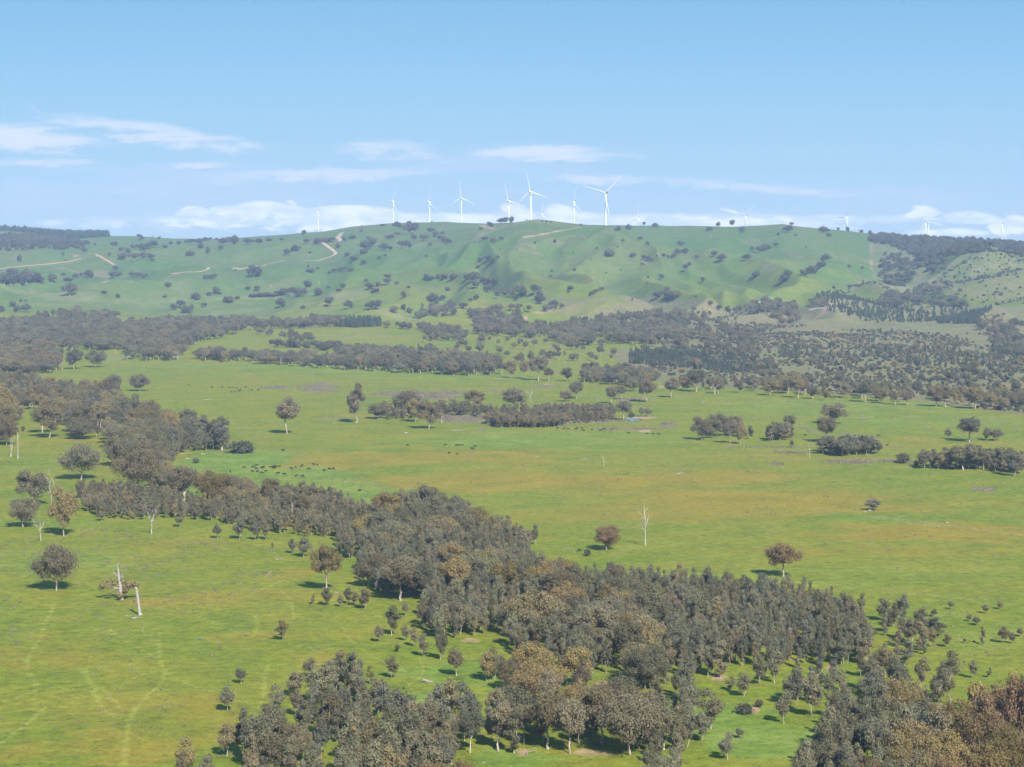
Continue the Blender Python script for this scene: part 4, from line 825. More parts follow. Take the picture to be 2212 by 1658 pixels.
# --- woods: filled with trees at a natural spacing
EXCL = []   # (px0, px1, py0, py1) windows kept open so the bare trees stay in sight
def fill(kind, t, poly, spacing, hr, tints, variants=None, wr=(.85, 1.15), keep=1.0, zone=None, seed=1):
    r = np.random.default_rng(seed + len(REC))
    if zone == 'f' and kind != 'shrub': keep = min(keep, .92)
    w = wpoly(t, dense(poly, 3)); xs = [p[0] for p in w]; ys_ = [p[1] for p in w]
    gx, gy = np.meshgrid(np.arange(min(xs), max(xs) + spacing, spacing), np.arange(min(ys_), max(ys_) + spacing, spacing * .9))
    gx = gx + (np.arange(gx.shape[0]) % 2)[:, None] * spacing * .5
    gx = gx.ravel() + r.uniform(-.42, .42, gx.size) * spacing; gy = gy.ravel() + r.uniform(-.42, .42, gy.size) * spacing
    m = in_poly(gx, gy, w)
    gx, gy = gx[m], gy[m]
    kp = (r.random(len(gx)) + (1.1 if kind == 'shrub' else .6) * pn(gx / 60, gy / 110, 77)) < keep if keep < 1 else np.ones(len(gx), bool)
    gx, gy = gx[kp], gy[kp]
    gzv = ground(gx, gy) if len(gx) else []
    for x, y, z in zip(gx, gy, gzv):
        px, py = proj(x, y, z)
        h = r.uniform(*hr) * (1 + .2 * float(pn(x / 30, y / 30, 5)))
        ph = h * F / y
        if px < -40 or px > 2252 or py - ph > 1675: continue
        if any(a < px < b and c_ < py < d for a, b, c_, d in EXCL): continue
        T_ = PROT[kind]; v = int(r.choice(variants)) if variants else int(r.integers(0, len(T_)))
        REC.append(dict(kind=kind, x=float(x), y=float(y), z=float(z), h=h, w=h * T_[v]['w'] * r.uniform(*wr), var=v, tint=float(r.choice(tints)) + r.uniform(-.06, .06), label=None, mark=None, zone=zone, hand=False, px=px, py=py, ph=ph))
PROT = {'gum': GUM, 'young': YOUNG, 'hill': HILL, 'shrub': SHRUB, 'pine': PINE}

# bare dead trees: tile, foot x, foot y, top y, width, form, label, landmark
DEAD = [('B1', 405, 157, 58, 55, 2, 'bushy bare white tree on the far field edge', 'bushy bare white tree'),
 ('B1', 70, 712, 575, 90, 1, 'leaning bare white tree with one long limb at the wood edge', None), ('B1', 115, 730, 542, 40, 0, 'upright bare white stem beside the leaning bare tree', 'upright bare stem'),
 ('B1', 332, 1092, 785, 80, 1, 'tall forked bare white tree behind the brownish upright gum', 'tall forked bare tree'), ('B1', 266, 1260, 1065, 85, 2, 'flowing bare white tree beside the dark dense gum', 'flowing bare tree'),
 ('B1', 981, 1217, 1012, 115, 2, 'bare white tree fanning out in front of the slender stand', 'fanned bare white tree'), ('B1', 1893, 1142, 1000, 50, 0, 'broken bare white snag rising from the slender stand', 'broken white snag'),
 ('B1', 1200, 1000, 905, 30, 0, None, None), ('B1', 1470, 1035, 900, 40, 0, None, None), ('B1', 1820, 125, 50, 32, 2, None, None), ('B1', 490, 140, 60, 24, 0, None, None),
 ('B2', 650, 497, 405, 60, 1, 'low bare white tree beside the leaning brown gum', None), ('B2', 1230, 362, 250, 62, 2, 'thin fan-topped bare tree beyond the slender belt', 'fan-topped bare tree'), ('B2', 1662, 362, 308, 24, 1, 'tiny bare tree in the paddock near the dam', None),
 ('B2', 1702, 782, 700, 36, 1, 'small bare forked stem alone in the middle of the plain', 'small bare stem on the plain'), ('B2', 1970, 1293, 1010, 100, 3, 'tall bare white tree with drooping side limbs on the plain', 'tall bare tree on the plain'),
 ('B2', 912, 200, 155, 12, 0, None, None), ('B2', 2062, 275, 220, 45, 1, None, None), ('B3', 823, 719, 597, 60, 1, 'twisted bare white tree beside the grey grove', 'twisted bare tree'), ('B3', 208, 308, 225, 90, 2, None, None), ('B3', 850, 280, 205, 70, 2, None, None), ('B3', 1000, 345, 290, 50, 2, None, None),
 ('A1', 2068, 835, 750, 24, 1, None, None), ('A1', 705, 955, 915, 20, 1, None, None), ('A1', 422, 970, 945, 12, 0, None, None), ('A1', 1210, 1185, 1095, 30, 2, None, None), ('A1', 750, 1260, 1190, 60, 2, None, None), ('A1', 1150, 1300, 1235, 60, 2, None, None), ('A1', 1808, 1320, 1250, 30, 2, None, None), ('A1', 2120, 808, 775, 14, 1, None, None),
 ('A2', 510, 765, 730, 14, 1, None, None), ('A2', 453, 660, 640, 8, 0, None, None), ('A2', 665, 410, 385, 10, 1, None, None), ('A2', 2150, 435, 405, 12, 1, None, None), ('A2', 1557, 755, 735, 10, 1, None, None), ('A2', 1405, 945, 910, 20, 1, None, None), ('A3', 105, 438, 402, 12, 1, None, None), ('A3', 475, 435, 395, 16, 1, None, None),
 ('A3', 185, 510, 478, 24, 1, None, None), ('A3', 875, 1298, 1240, 40, 2, None, None), ('A3', 400, 1020, 965, 16, 1, None, None), ('A3', 595, 1055, 1020, 20, 2, None, None), ('A3', 548, 1000, 960, 12, 1, None, None), ('A3', 1245, 640, 600, 8, 0, None, None), ('B2', 1965, 335, 305, 18, 2, None, None),
 ('C2', 500, 190, 120, 60, 2, None, None), ('C2', 1290, 700, 600, 30, 0, None, None), ('C2', 1620, 310, 270, 36, 1, None, None)]
for d_ in DEAD:
    t, x, yb, yt, w = d_[:5]
    if t[0] in 'BC':
        a, b = P(t, x - w * .45, yt), P(t, x + w * .45, yb)
        EXCL.append((a[0], b[0], b[1], b[1] + (b[1] - a[1]) * .75))
for (t, x, yb, h_, w) in [('B2', 1860, 500, 60, 120), ('C3', 652, 285, 60, 90), ('C1', 2115, 377, 90, 90), ('C2', 385, 437, 60, 120), ('B1', 1475, 1035, 60, 30), ('C2', 1650, 750, 40, 160), ('B2', 1258, 1283, 60, 60)]:
    a = P(t, x, yb); EXCL.append((a[0] - w / 6, a[0] + w / 6, a[1], a[1] + h_ / 3 + 14))
MF = [.05, .15, .25, .35, .45, .55]; GY = [.02, .08, .12, .2, .3, .42]; BR = [.3, .42, .5, .6, .66]; MX = [.1, .25, .35, .45, .55, .62, .7]
# diagonal wood on the left
fill('gum', 'B1', [(-60, 215), (150, 250), (400, 310), (650, 320), (800, 400), (950, 480), (1080, 540), (1200, 560), (1100, 700), (1050, 770), (900, 800), (720, 770), (640, 590), (480, 600), (440, 520), (370, 500), (160, 400), (110, 480), (60, 630), (-60, 640)], 17, (13, 19), MX, zone='w')
fill('gum', 'B1', [(-60, 60), (120, 50), (300, 70), (380, 130), (320, 160), (200, 180), (-60, 200)], 17, (14, 19), MX, zone='w')
fill('young', 'B1', [(1060, 545), (1210, 545), (1480, 610), (1485, 665), (1180, 692), (1090, 740), (900, 700), (1000, 600)], 6.5, (9, 14), GY, zone='w')
fill('gum', 'B1', [(900, 790), (1090, 770), (1150, 950), (1400, 1000), (1600, 970), (1700, 1010), (1500, 1060), (1100, 1000), (950, 960)], 17, (13, 17), BR, zone='w')
# slender stand in front of it
fill('young', 'B1', [(500, 970), (700, 955), (900, 970), (1150, 1010), (1400, 1060), (1650, 985), (1900, 985), (2212, 1010), (2230, 1240), (1960, 1235), (1650, 1200), (1400, 1135), (1050, 1112), (850, 1130), (620, 1110), (540, 1050)], 5.2, (6.5, 10.5), [.3, .4, .5, .2, .6], wr=(.75, 1.1), zone='w')
fill('gum', 'B1', [(1500, 1010), (2100, 1010), (2212, 1130), (2000, 1150), (1700, 1090)], 22, (12, 15), BR, zone='w')
# central wood
fill('young', 'B2', [(-20, 1040), (130, 1110), (260, 1180), (600, 1200), (900, 1240), (1100, 1230), (1190, 1270), (1225, 1310), (1150, 1380), (700, 1450), (130, 1390), (-20, 1370)], 5.8, (7, 12), GY + [.5, .6], wr=(.7, 1.05), zone='w')
fill('gum', 'B2', [(200, 1120), (450, 1110), (700, 1130), (900, 1180), (1000, 1260), (700, 1330), (300, 1330), (130, 1280)], 17, (13, 18), [.2, .3, .4, .5, .65, .72], zone='w')
fill('young', 'C2', [(120, 200), (1180, 80), (1260, 290), (1500, 330), (1800, 365), (2230, 375), (2230, 900), (1960, 880), (1800, 925), (1500, 905), (1300, 835), (1130, 830), (1080, 700), (1000, 640), (850, 690), (600, 690), (520, 640), (540, 440), (400, 430), (240, 420), (130, 340)], 5.5, (7.5, 12.5), GY + GY + [.4, .5, .6], wr=(.68, 1.02), zone='w')
fill('gum', 'C2', [(250, 330), (900, 260), (1300, 330), (1700, 350), (2000, 430), (2080, 700), (2040, 860), (1850, 880), (1700, 870), (1500, 860), (1250, 780), (1100, 620), (900, 480), (600, 420)], 19, (13, 18), [.25, .35, .4, .5, .6, .72, .8], zone='w')
fill('young', 'C3', [(-20, 370), (300, 415), (560, 430), (700, 465), (950, 490), (1080, 550), (1160, 575), (1180, 640), (1230, 800), (1180, 840), (1000, 870), (880, 870), (650, 905), (500, 890), (350, 865), (240, 870), (100, 925), (-20, 950)], 5.3, (7.5, 12), GY + GY + [.4, .5, .6], wr=(.68, 1.02), zone='w')
fill('young', 'C3', [(1180, 640), (1300, 560), (1500, 520), (1640, 700), (1600, 800), (1400, 930), (1200, 900), (1100, 870)], 10, (6, 10), GY + [.5], keep=.75, zone='w')
fill('young', 'C3', [(620, 930), (900, 900), (1200, 930), (1550, 1000), (1600, 1090), (1300, 1120), (1000, 1180), (880, 1150), (700, 1130)], 8.5, (8, 12), GY + [.5], keep=.7, zone='w')
fill('gum', 'C2', [(1130, 930), (1600, 950), (1640, 1110), (1050, 1160)], 15, (11, 16), [.3, .45, .6, .75], zone='w')
fill('gum', 'C2', [(1560, 800), (1900, 900), (2040, 1000), (2230, 1040), (2230, 1200), (2000, 1200), (1900, 1150), (2000, 1060)], 22, (11, 15), [.3, .45, .6], keep=.7, zone='w')
fill('young', 'C3', [(-20, 1000), (60, 1050), (150, 1250), (120, 1390), (-20, 1420)], 8, (8, 13), GY, zone='w')
fill('young', 'C1', [(1420, 1440), (1560, 1400), (1700, 1430), (1760, 1330), (1900, 1290), (1960, 1340), (1700, 1560), (1440, 1560)], 10, (9, 14), GY + [.5], keep=.8, zone='w')
# bottom right wood
fill('young', 'C3', [(880, 1350), (1000, 1250), (1250, 1180), (1600, 1200), (1660, 1260), (1700, 1500), (1500, 1900), (700, 1900), (640, 1760), (850, 1500)], 7, (8.5, 15), GY + [.3, .5], wr=(.8, 1.2), zone='w')
fill('gum', 'C3', [(1600, 1400), (1900, 1350), (2250, 1300), (2260, 1950), (1250, 1950), (1350, 1700)], 15, (13, 18), [.66, .72, .8, .88], zone='w')
# bottom left and centre wood
fill('young', 'C1', [(2000, 1110), (2212, 940), (2230, 1950), (1180, 1950), (1120, 1700), (1340, 1560), (1620, 1540), (1720, 1440), (1850, 1380), (1960, 1330)], 8.6, (8, 13.5), GY + [.5, .6], wr=(.8, 1.2), keep=.82, zone='w')
fill('young', 'C1', [(2040, 1110), (2230, 960), (2230, 1180), (2100, 1230)], 7, (9, 12), GY, zone='w')
fill('young', 'C2', [(-20, 960), (90, 990), (140, 1130), (330, 1240), (480, 1290), (600, 1240), (750, 1230), (900, 1330), (800, 1430), (700, 1560), (500, 1900), (-20, 1900)], 6.8, (8.5, 15), GY + [.4, .5, .6], wr=(.8, 1.2), zone='w')
fill('young', 'C2', [(950, 1250), (1100, 1180), (1400, 1250), (1700, 1230), (2050, 1220), (2230, 1350), (2230, 1600), (2060, 1700), (1950, 1500), (1780, 1400), (1600, 1400), (1400, 1385), (1180, 1390), (960, 1380)], 8.5, (8, 12), GY + [.5], keep=.8, zone='w')
fill('gum', 'C2', [(1040, 1150), (1300, 1100), (1650, 1130), (2000, 1200), (2200, 1300), (2100, 1500), (1950, 1430), (1600, 1380), (1200, 1370), (1000, 1330)], 20, (13, 17), [.35, .45, .6, .75], zone='w')
fill('young', 'C2', [(1950, 900), (2230, 930), (2230, 1250), (2000, 1150), (1880, 1050)], 11, (7, 10), GY + [.5], keep=.7, zone='w')
# belt in the middle of the plain
fill('young', 'B2', [(270, 430), (600, 420), (900, 425), (1000, 440), (1300, 440), (1750, 430), (1780, 470), (1450, 470), (1000, 460), (700, 450), (400, 475), (270, 475)], 7.5, (8, 11), [.2, .3, .45, .5], wr=(1.1, 1.5), zone='w')
fill('young', 'B2', [(960, 485), (1430, 480), (1445, 520), (1300, 530), (1000, 527), (940, 505)], 5.6, (7.5, 9.5), [.5, .55, .6], wr=(1.2, 1.6), zone='w')
fill('young', 'B2', [(1440, 470), (1750, 465), (1780, 482), (1600, 500), (1440, 500)], 8, (6, 9), [.4, .5, .6], wr=(1.2, 1.6), zone='w')
fill('young', 'B3', [(530, 600), (600, 585), (730, 585), (730, 600), (600, 612), (540, 620)], 6, (9, 12), [.4, .5], wr=(1.2, 1.7), zone='w')
fill('young', 'B3', [(900, 680), (1000, 680), (1270, 680), (1275, 705), (1100, 708), (890, 700)], 6, (9, 12), [.1, .2, .3], wr=(1.2, 1.7), zone='w')
fill('young', 'B3', [(1670, 600), (1750, 598), (1750, 606), (1672, 608)], 9, (7, 9), [.3], wr=(1.2, 1.7), zone='w')
fill('young', 'B3', [(1930, 600), (2060, 600), (2060, 615), (1940, 612)], 8, (9, 11), [.2, .3], wr=(1.2, 1.7), zone='w')
fill('young', 'B3', [(1545, 775), (1700, 770), (1950, 760), (2150, 770), (2200, 830), (2100, 830), (1950, 800), (1700, 800), (1550, 796)], 7, (9, 13), [.2, .3, .4, .5], wr=(1.2, 1.6), zone='w')
fill('gum', 'B3', [(60, 590), (150, 575), (400, 575), (400, 600), (100, 604)], 22, (10, 13), [.4, .5], zone='w')
# tree line on the far side of the plain
fill('gum', 'B1', [(1270, 60), (1500, 70), (1900, 90), (2230, 100), (2230, 155), (1900, 130), (1480, 102), (1290, 95)], 15, (11, 16), MF, zone='f')
fill('gum', 'B2', [(-10, 95), (600, 85), (1040, 120), (1040, 185), (760, 192), (380, 172), (-10, 150)], 14, (13, 18), MF, zone='f')
fill('gum', 'B2', [(1540, 195), (1750, 180), (2030, 190), (2030, 262), (1900, 300), (1700, 240), (1540, 235)], 17, (12, 16), MF, zone='f')
fill('gum', 'B3', [(-30, 285), (400, 290), (800, 325), (1200, 352), (1700, 383), (2240, 412), (2240, 350), (1700, 320), (1200, 300), (600, 260), (0, 250)], 19, (11, 15), BR + [.2], keep=.8, zone='f')
# woods across the foot of the hills
fill('gum', 'A1', [(-20, 1070), (160, 1060), (280, 1030), (460, 1000), (760, 1020), (780, 1120), (830, 1080), (1000, 1060), (1500, 1070), (1560, 1130), (1330, 1180), (1240, 1210), (1180, 1300), (820, 1310), (800, 1230), (560, 1240), (200, 1240), (100, 1180), (-20, 1230)], 17, (13, 18), MF, zone='f')
fill('gum', 'A1', [(-20, 1255), (100, 1245), (300, 1270), (390, 1300), (380, 1370), (200, 1400), (-20, 1400)], 16, (13, 18), MF, zone='f')
fill('gum', 'A1', [(1500, 1050), (1700, 1075), (2230, 1050), (2230, 1085), (1750, 1100), (1560, 1112)], 15, (12, 17), MF, zone='f')
fill('gum', 'A1', [(1640, 1130), (1990, 1150), (2050, 1180), (1850, 1190)], 26, (9, 14), GY, zone='f')
fill('hill', 'A1', [(1750, 1205), (2230, 1215), (2230, 1250), (2000, 1230), (1760, 1218)], 16, (9, 13), [.1, .3], zone='f')
fill('gum', 'A2', [(280, 985), (450, 960), (720, 940), (740, 1010), (560, 1030), (300, 1000)], 20, (12, 17), MF, keep=.8, zone='f')
fill('gum', 'A2', [(270, 1085), (560, 1090), (760, 1110), (820, 1150), (800, 1170), (520, 1180), (540, 1110), (280, 1095)], 15, (8, 14), MF, zone='f')
fill('gum', 'A2', [(820, 1010), (1100, 990), (1180, 1000), (1150, 1080), (1500, 1100), (1640, 1130), (1640, 1200), (1530, 1215), (1300, 1160), (1080, 1150), (880, 1140), (870, 1060)], 16, (12, 16), MF, zone='f')
fill('gum', 'A2', [(1450, 1080), (1700, 1030), (1850, 1010), (2230, 1000), (2230, 1240), (1850, 1200), (1700, 1190), (1640, 1130), (1500, 1140)], 17, (12, 16), MF, zone='f')
fill('gum', 'A2', [(760, 1160), (1750, 1200), (1800, 1380), (1050, 1350), (640, 1290)], 42, (8, 13), MF, keep=.8, zone='f')
fill('hill', 'A2', [(1960, 895), (2165, 893), (2170, 908), (1965, 910)], 13, (15, 18), [.3], zone='f')
fill('gum', 'A2', [(-10, 1250), (300, 1240), (600, 1250), (620, 1290), (300, 1300), (-10, 1290)], 16, (10, 14), [.0, .1, .2], zone='f')
fill('gum', 'A2', [(820, 985), (1450, 960), (1480, 975), (1200, 1000), (830, 1000)], 18, (11, 15), [.1, .3, .5], zone='f')
fill('gum', 'A3', [(270, 985), (500, 940), (640, 935), (940, 940), (950, 960), (750, 985), (760, 1050), (650, 1070), (500, 1000), (280, 1000)], 16, (11, 16), [.1, .3, .5], zone='f')
fill('gum', 'A3', [(0, 990), (200, 1000), (150, 1060), (500, 1110), (560, 1290), (400, 1300), (100, 1180), (0, 1200)], 22, (9, 14), MF, keep=.8, zone='f')
fill('gum', 'A3', [(-200, 1230), (900, 1200), (1150, 1250), (1400, 1220), (2230, 1300), (2230, 1500), (1500, 1500), (600, 1440), (-200, 1390)], 34, (7, 13), MF, keep=.5, zone='f')
fill('gum', 'A3', [(1900, 1080), (2230, 1090), (2230, 1300), (2000, 1250)], 26, (12, 17), [.1, .3], zone='f')
fill('gum', 'A3', [(1440, 870), (1560, 820), (1680, 810), (1830, 870), (1820, 960), (1500, 960), (1260, 950), (1300, 900)], 16, (11, 15), [0, .1, .3], zone='f')
fill('hill', 'A3', [(1215, 495), (1500, 505), (2000, 535), (2230, 550), (2230, 600), (2000, 580), (1850, 610), (1700, 690), (1620, 740), (1500, 620), (1350, 560), (1220, 540)], 14, (8, 15), [0, .1, .2, .4], keep=.7, zone='f')
fill('hill', 'A3', [(1290, 620), (1400, 620), (1560, 720), (1440, 820), (1300, 830), (1260, 720)], 20, (8, 14), [0, .2, .4], keep=.6, zone='f')
fill('hill', 'A3', [(1840, 600), (2230, 610), (2230, 640), (1960, 590)], 17, (9, 13), [0, .2], zone='f')
fill('hill', 'A1', [(-20, 500), (150, 490), (400, 515), (540, 545), (540, 580), (400, 585), (250, 582), (150, 595), (-20, 590)], 19, (10, 15), [0, .1, .2, .3], keep=.72, zone='f')
# conifers
fill('pine', 'A2', [(-20, 1060), (250, 1055), (255, 1080), (100, 1088), (-20, 1085)], 7, (12, 16), [.3, .8], zone='f')
fill('pine', 'A2', [(1870, 1250), (2230, 1245), (2230, 1345), (1870, 1322)], 7.5, (5, 8.5), [.3, .8], zone='f')
fill('pine', 'A3', [(-20, 1245), (500, 1280), (560, 1370), (300, 1380), (-20, 1350)], 8, (5, 7), [.3, .8], keep=.8, zone='f')
fill('pine', 'A3', [(860, 880), (960, 860), (1250, 930), (1560, 960), (1850, 930), (1860, 980), (1600, 1050), (1250, 1060), (960, 1000), (900, 940)], 11, (6, 9), [.3, .8], keep=.75, zone='f')
fill('pine', 'A3', [(1640, 1040), (1900, 990), (2010, 960), (1890, 1065), (1660, 1062)], 7, (7, 9), [.3, .8], zone='f')
fill('pine', 'A3', [(600, 1240), (1300, 1230), (2230, 1200), (2230, 1340), (1500, 1340), (700, 1330)], 20, (5, 8), [.3, .8], keep=.6, zone='f')
fill('pine', 'P', [(-20, 480), (60, 486), (130, 494), (180, 502), (234, 506), (236, 512), (190, 514), (160, 518), (130, 513), (60, 503), (-20, 497)], 9, (15, 22), [.1, .6], zone='p')
# low scrub with yellow flowering bushes on the far flat
SH = [.1, .2, .3, .45, .6]
fill('shrub', 'A3', [(-300, 1050), (0, 1000), (400, 1030), (700, 1080), (1250, 1100), (1550, 1110), (2230, 1140), (2230, 1660), (1500, 1550), (700, 1480), (0, 1430), (-250, 1330)], 9.5, (1.4, 3.4), SH + [.3, .1, .98], keep=.62, zone='s')
fill('shrub', 'A3', [(480, 1080), (1000, 1120), (2100, 1180), (2000, 1330), (1000, 1260), (600, 1180)], 15, (1.6, 3.2), [.98, .98, .3], keep=.45, zone='s')
fill('shrub', 'A3', [(1900, 1020), (2080, 1000), (2060, 1080), (1900, 1080)], 11, (2.5, 4), [.98, .98, .4], zone='s')
fill('shrub', 'A3', [(1850, 640), (2000, 600), (2230, 640), (2230, 940), (1850, 930), (1820, 860), (1600, 740)], 16, (2.5, 5), [0, .1, .2], keep=.6, zone='s')
fill('shrub', 'A3', [(1000, 840), (1220, 780), (1430, 860), (1300, 900), (1050, 890)], 17, (2.5, 5), [0, .1, .2], keep=.7, zone='s')
fill('shrub', 'A2', [(800, 560), (1300, 540), (1700, 580), (2200, 640), (2200, 720), (1300, 720), (850, 720)], 60, (2, 4), [.0, .2, .4], keep=.5, zone='s')

# keep filled trees out of the hand-placed ones
hand = np.array([(r_['x'], r_['y'], r_['w']) for r_ in REC if r_['hand'] and r_['kind'] in ('gum', 'young', 'shrub')])
def clear_of(r_):
    d = np.hypot(hand[:, 0] - r_['x'], (hand[:, 1] - r_['y'])); k = int(np.argmin(d / (hand[:, 2] + 1)))
    return d[k] > hand[k, 2] * .33
REC = [r_ for r_ in REC if r_['hand'] or r_['zone'] in 'sfp' or clear_of(r_)]

# ------------------------------------------------------------------ labels that single things out
MARKS = []      # (px, py, words)
def mark(px, py, words): MARKS.append((px, py, words))
for r_ in REC:
    if r_['mark']: mark(r_['px'], r_['py'] - r_['ph'] * .4, r_['mark'])
ORD = ['first', 'second', 'third', 'fourth', 'fifth', 'sixth', 'seventh', 'eighth', 'ninth', 'tenth', 'eleventh', 'twelfth', 'thirteenth', 'fourteenth', 'fifteenth', 'sixteenth', 'seventeenth', 'eighteenth', 'nineteenth', 'twentieth']
_used = {}
def relate(px, py, lead, ph=0):
    """lead + place relative to the nearest landmark"""
    b = min(MARKS, key=lambda m: math.hypot((m[0] - px), (m[1] - py) * 1.6))
    dx, dy = px - b[0], (py - ph * .4) - b[1]
    rel = ('right of' if dx > 0 else 'left of') if abs(dx) > abs(dy) * 1.3 else ('below' if dy > 0 else 'behind')
    key = (lead, rel, b[2]); k = _used.get(key, 0); _used[key] = k + 1
    o = '' if k == 0 else (ORD[k] + ' ' if k < len(ORD) else 'further ')
    return f"{o}{lead} {rel} the {b[2]}"

# ------------------------------------------------------------------ roads
def road(name, t, pts, wid, m_, label):
    """gravel road draped on the hillside"""
    pp = []
    for a, b in zip(pts[:-1], pts[1:]):
        for i in range(10): pp.append(hit(*P(t, a[0] + (b[0] - a[0]) * i / 10, a[1] + (b[1] - a[1]) * i / 10)))
    pp.append(hit(*P(t, *pts[-1]))); pp = np.array(pp)
    for _ in range(4): pp[1:-1] = (pp[:-2] + pp[1:-1] * 2 + pp[2:]) / 4
    # resample
    seg = np.hypot(*(pp[1:] - pp[:-1]).T); s = np.concatenate([[0], np.cumsum(seg)]); n = max(8, int(s[-1] / 7))
    q = np.stack([np.interp(np.linspace(0, s[-1], n), s, pp[:, k]) for k in (0, 1)], 1)
    d = np.gradient(q, axis=0); d /= np.linalg.norm(d, axis=1)[:, None] + 1e-9; nn = np.stack([-d[:, 1], d[:, 0]], 1)
    V = []
    for k in (-1, -.33, .33, 1):
        e = q + nn * wid * .30 * k * (1 + .15 * pn(np.arange(n) / 5., np.zeros(n), 3))[:, None]
        V.append(np.stack([e[:, 0], e[:, 1], ground(e[:, 0], e[:, 1]) + .5], 1))
    V = np.stack(V, 1).reshape(-1, 3)
    f = [(i * 4 + k, i * 4 + k + 1, (i + 1) * 4 + k + 1, (i + 1) * 4 + k) for i in range(n - 1) for k in range(3)]
    o = link(name, new_mesh(name, V, f, [m_], smooth=True), kind='structure')
    mx, my = P(t, *pts[len(pts) // 2]); mark(mx, my, label)
road('track', 'A2', [(0, 520), (-30, 505), (10, 470), (70, 462)], 17, M_road, 'upper bend of the hill road')
road('track', 'A1', [(2205, 530), (2195, 505), (2212, 487)], 15, M_road, 'gap in the hill road')
road('track', 'A1', [(1960, 657), (2060, 655), (2140, 630), (2180, 610), (2150, 580), (2105, 550), (2085, 535), (2115, 530)], 15, M_road, 'pale bend of the hill road')
road('track', 'A1', [(1110, 740), (1350, 720), (1560, 710), (1680, 690), (1780, 668), (1855, 650)], 13, M_roadp, 'long orange hill road')
road('track', 'A1', [(-10, 708), (150, 690), (300, 678), (440, 662), (530, 640)], 14, M_roadp, 'orange road by the frame edge')
road('track', 'A1', [(620, 612), (660, 635), (710, 662), (745, 685)], 12, M_roadp, 'short orange track')
road('track', 'A3', [(820, 975), (880, 962), (960, 962), (975, 940), (950, 925)], 10, M_road, 'bend of the farm track')

# ------------------------------------------------------------------ build the plants
PH = {}
def proto_for(kind, v):
    return PROT[kind][v]
NAME = {'gum': 'gum_tree', 'young': 'young_gum_tree', 'hill': 'hillside_tree', 'shrub': 'shrub', 'pine': 'conifer_tree'}
CAT = {'gum': 'tree', 'young': 'young tree', 'hill': 'tree', 'shrub': 'shrub', 'pine': 'conifer'}
GRP = {'gum': 'gum trees of the valley floor', 'young': 'slender young gums of the stands', 'hill': 'trees dotted over the green hills', 'shrub': 'bushes on the flats', 'pine': 'planted conifers'}
LIM = {'gum': 292, 'young': 292, 'hill': 292, 'shrub': 120, 'pine': 240}
REFS = {k: {} for k in PROT}    # kind -> variant -> objects to instance
def set_one(r_, name, parts):
    e = bpy.data.objects.new(name, None if parts else PROT[r_['kind']][r_['var']]['one'])
    COL.objects.link(e)
    tr = PROT[r_['kind']][r_['var']]
    sxy = r_['w'] / tr['w']
    e.location = (r_['x'], r_['y'], r_['z']); e.scale = (sxy, sxy, r_['h']); e.rotation_euler = (0, 0, random.random() * 6.28)
    r_['rz'] = e.rotation_euler.z
    if parts:
        for pn_ in ('trunk', 'crown'):
            c_ = bpy.data.objects.new(pn_, tr[pn_]); COL.objects.link(c_); c_.parent = e
            c_['tint'] = float(r_['tint'])
            REFS[r_['kind']].setdefault(r_['var'], {})[pn_] = c_
    else:
        e['tint'] = float(r_['tint'])
        REFS[r_['kind']].setdefault(r_['var'], {})['one'] = e
    return e

def tone(t, kind):
    if kind == 'shrub': return 'yellow-flowering' if t > .85 else ('brownish' if t > .42 else 'grey-green')
    if kind == 'pine': return 'dark green'
    return 'grey-green' if t < .17 else ('olive' if t < .38 else ('brownish' if t < .68 else ('golden' if t < .84 else 'rusty')))
# landmarks that are not plants are added before labelling
TURB = [('A1', 2055, 335, 98, 27, 467, 30), ('A2', 330, 268, 105, 27, 412, 30), ('A2', 565, 272, 108, 9, 400, 30), ('A2', 775, 245, 104, -5, 412, 12), ('A2', 1080, 265, 130, -14, 425, 25), ('A2', 1222, 205, 145, -12, 398, 22),
        ('A2', 1297, 350, 103, 9, 398, 28), ('A2', 1503, 275, 112, 14, 430, 28), ('A2', 1708, 215, 160, 47, 423, 20), ('A2', 1918, 380, 112, 7, 432, 28), ('A3', 405, 358, 102, 48, 425, 25), ('A3', 694, 433, 66, -30, 440, 20),
        ('A3', 1058, 372, 112, 27, 468, 38), ('A3', 1572, 392, 108, -35, 490, 25), ('A3', 1590, 402, 105, -18, 495, 25), ('A3', 2068, 412, 108, 48, 488, 25)]
TNAME = ['lone turbine at the far end of the ridge', 'turbine over the white cloud bank', 'turbine above the wooded knoll', 'shaded grey turbine', 'turbine beside the crest trees', 'tallest turbine', 'low turbine half hidden by the crest', 'turbine over the orange cutting',
         'turbine with two raised blades', 'small turbine behind the crest shrubs', 'turbine over the smooth green ridge', 'blade tips showing behind a crest tree', 'turbine at the ridge dip', 'first of the twin turbines', 'second of the twin turbines', 'last turbine over the wooded ridge']
for tb, nm in zip(TURB, TNAME):
    a = P(tb[0], tb[1], tb[5]); mark(a[0], a[1], nm)
for d_ in DEAD:
    if d_[7]: a = P(d_[0], d_[1], (d_[2] + d_[3]) / 2); mark(a[0], a[1], d_[7])
a = P('C1', 905, 440); mark(*a, 'pale broken stump'); a = P('C1', 785, 330); mark(*a, 'half-dead gum')
a = P('C2', 560, 965); mark(*a, 'dark fallen log'); a = P('C2', 1232, 1425); mark(*a, 'timber rail frame'); a = P('A3', 525, 935); mark(*a, 'pale-roofed shed')
a = P('B2', 1890, 475); mark(*a, 'small dam'); a = P('Z', 700, 430); mark(*a, 'black herd'); a = P('C3', 1100, 780); mark(*a, 'bare patch in the sapling rows'); a = P('C2', 1690, 990); mark(*a, 'bare brown patch')
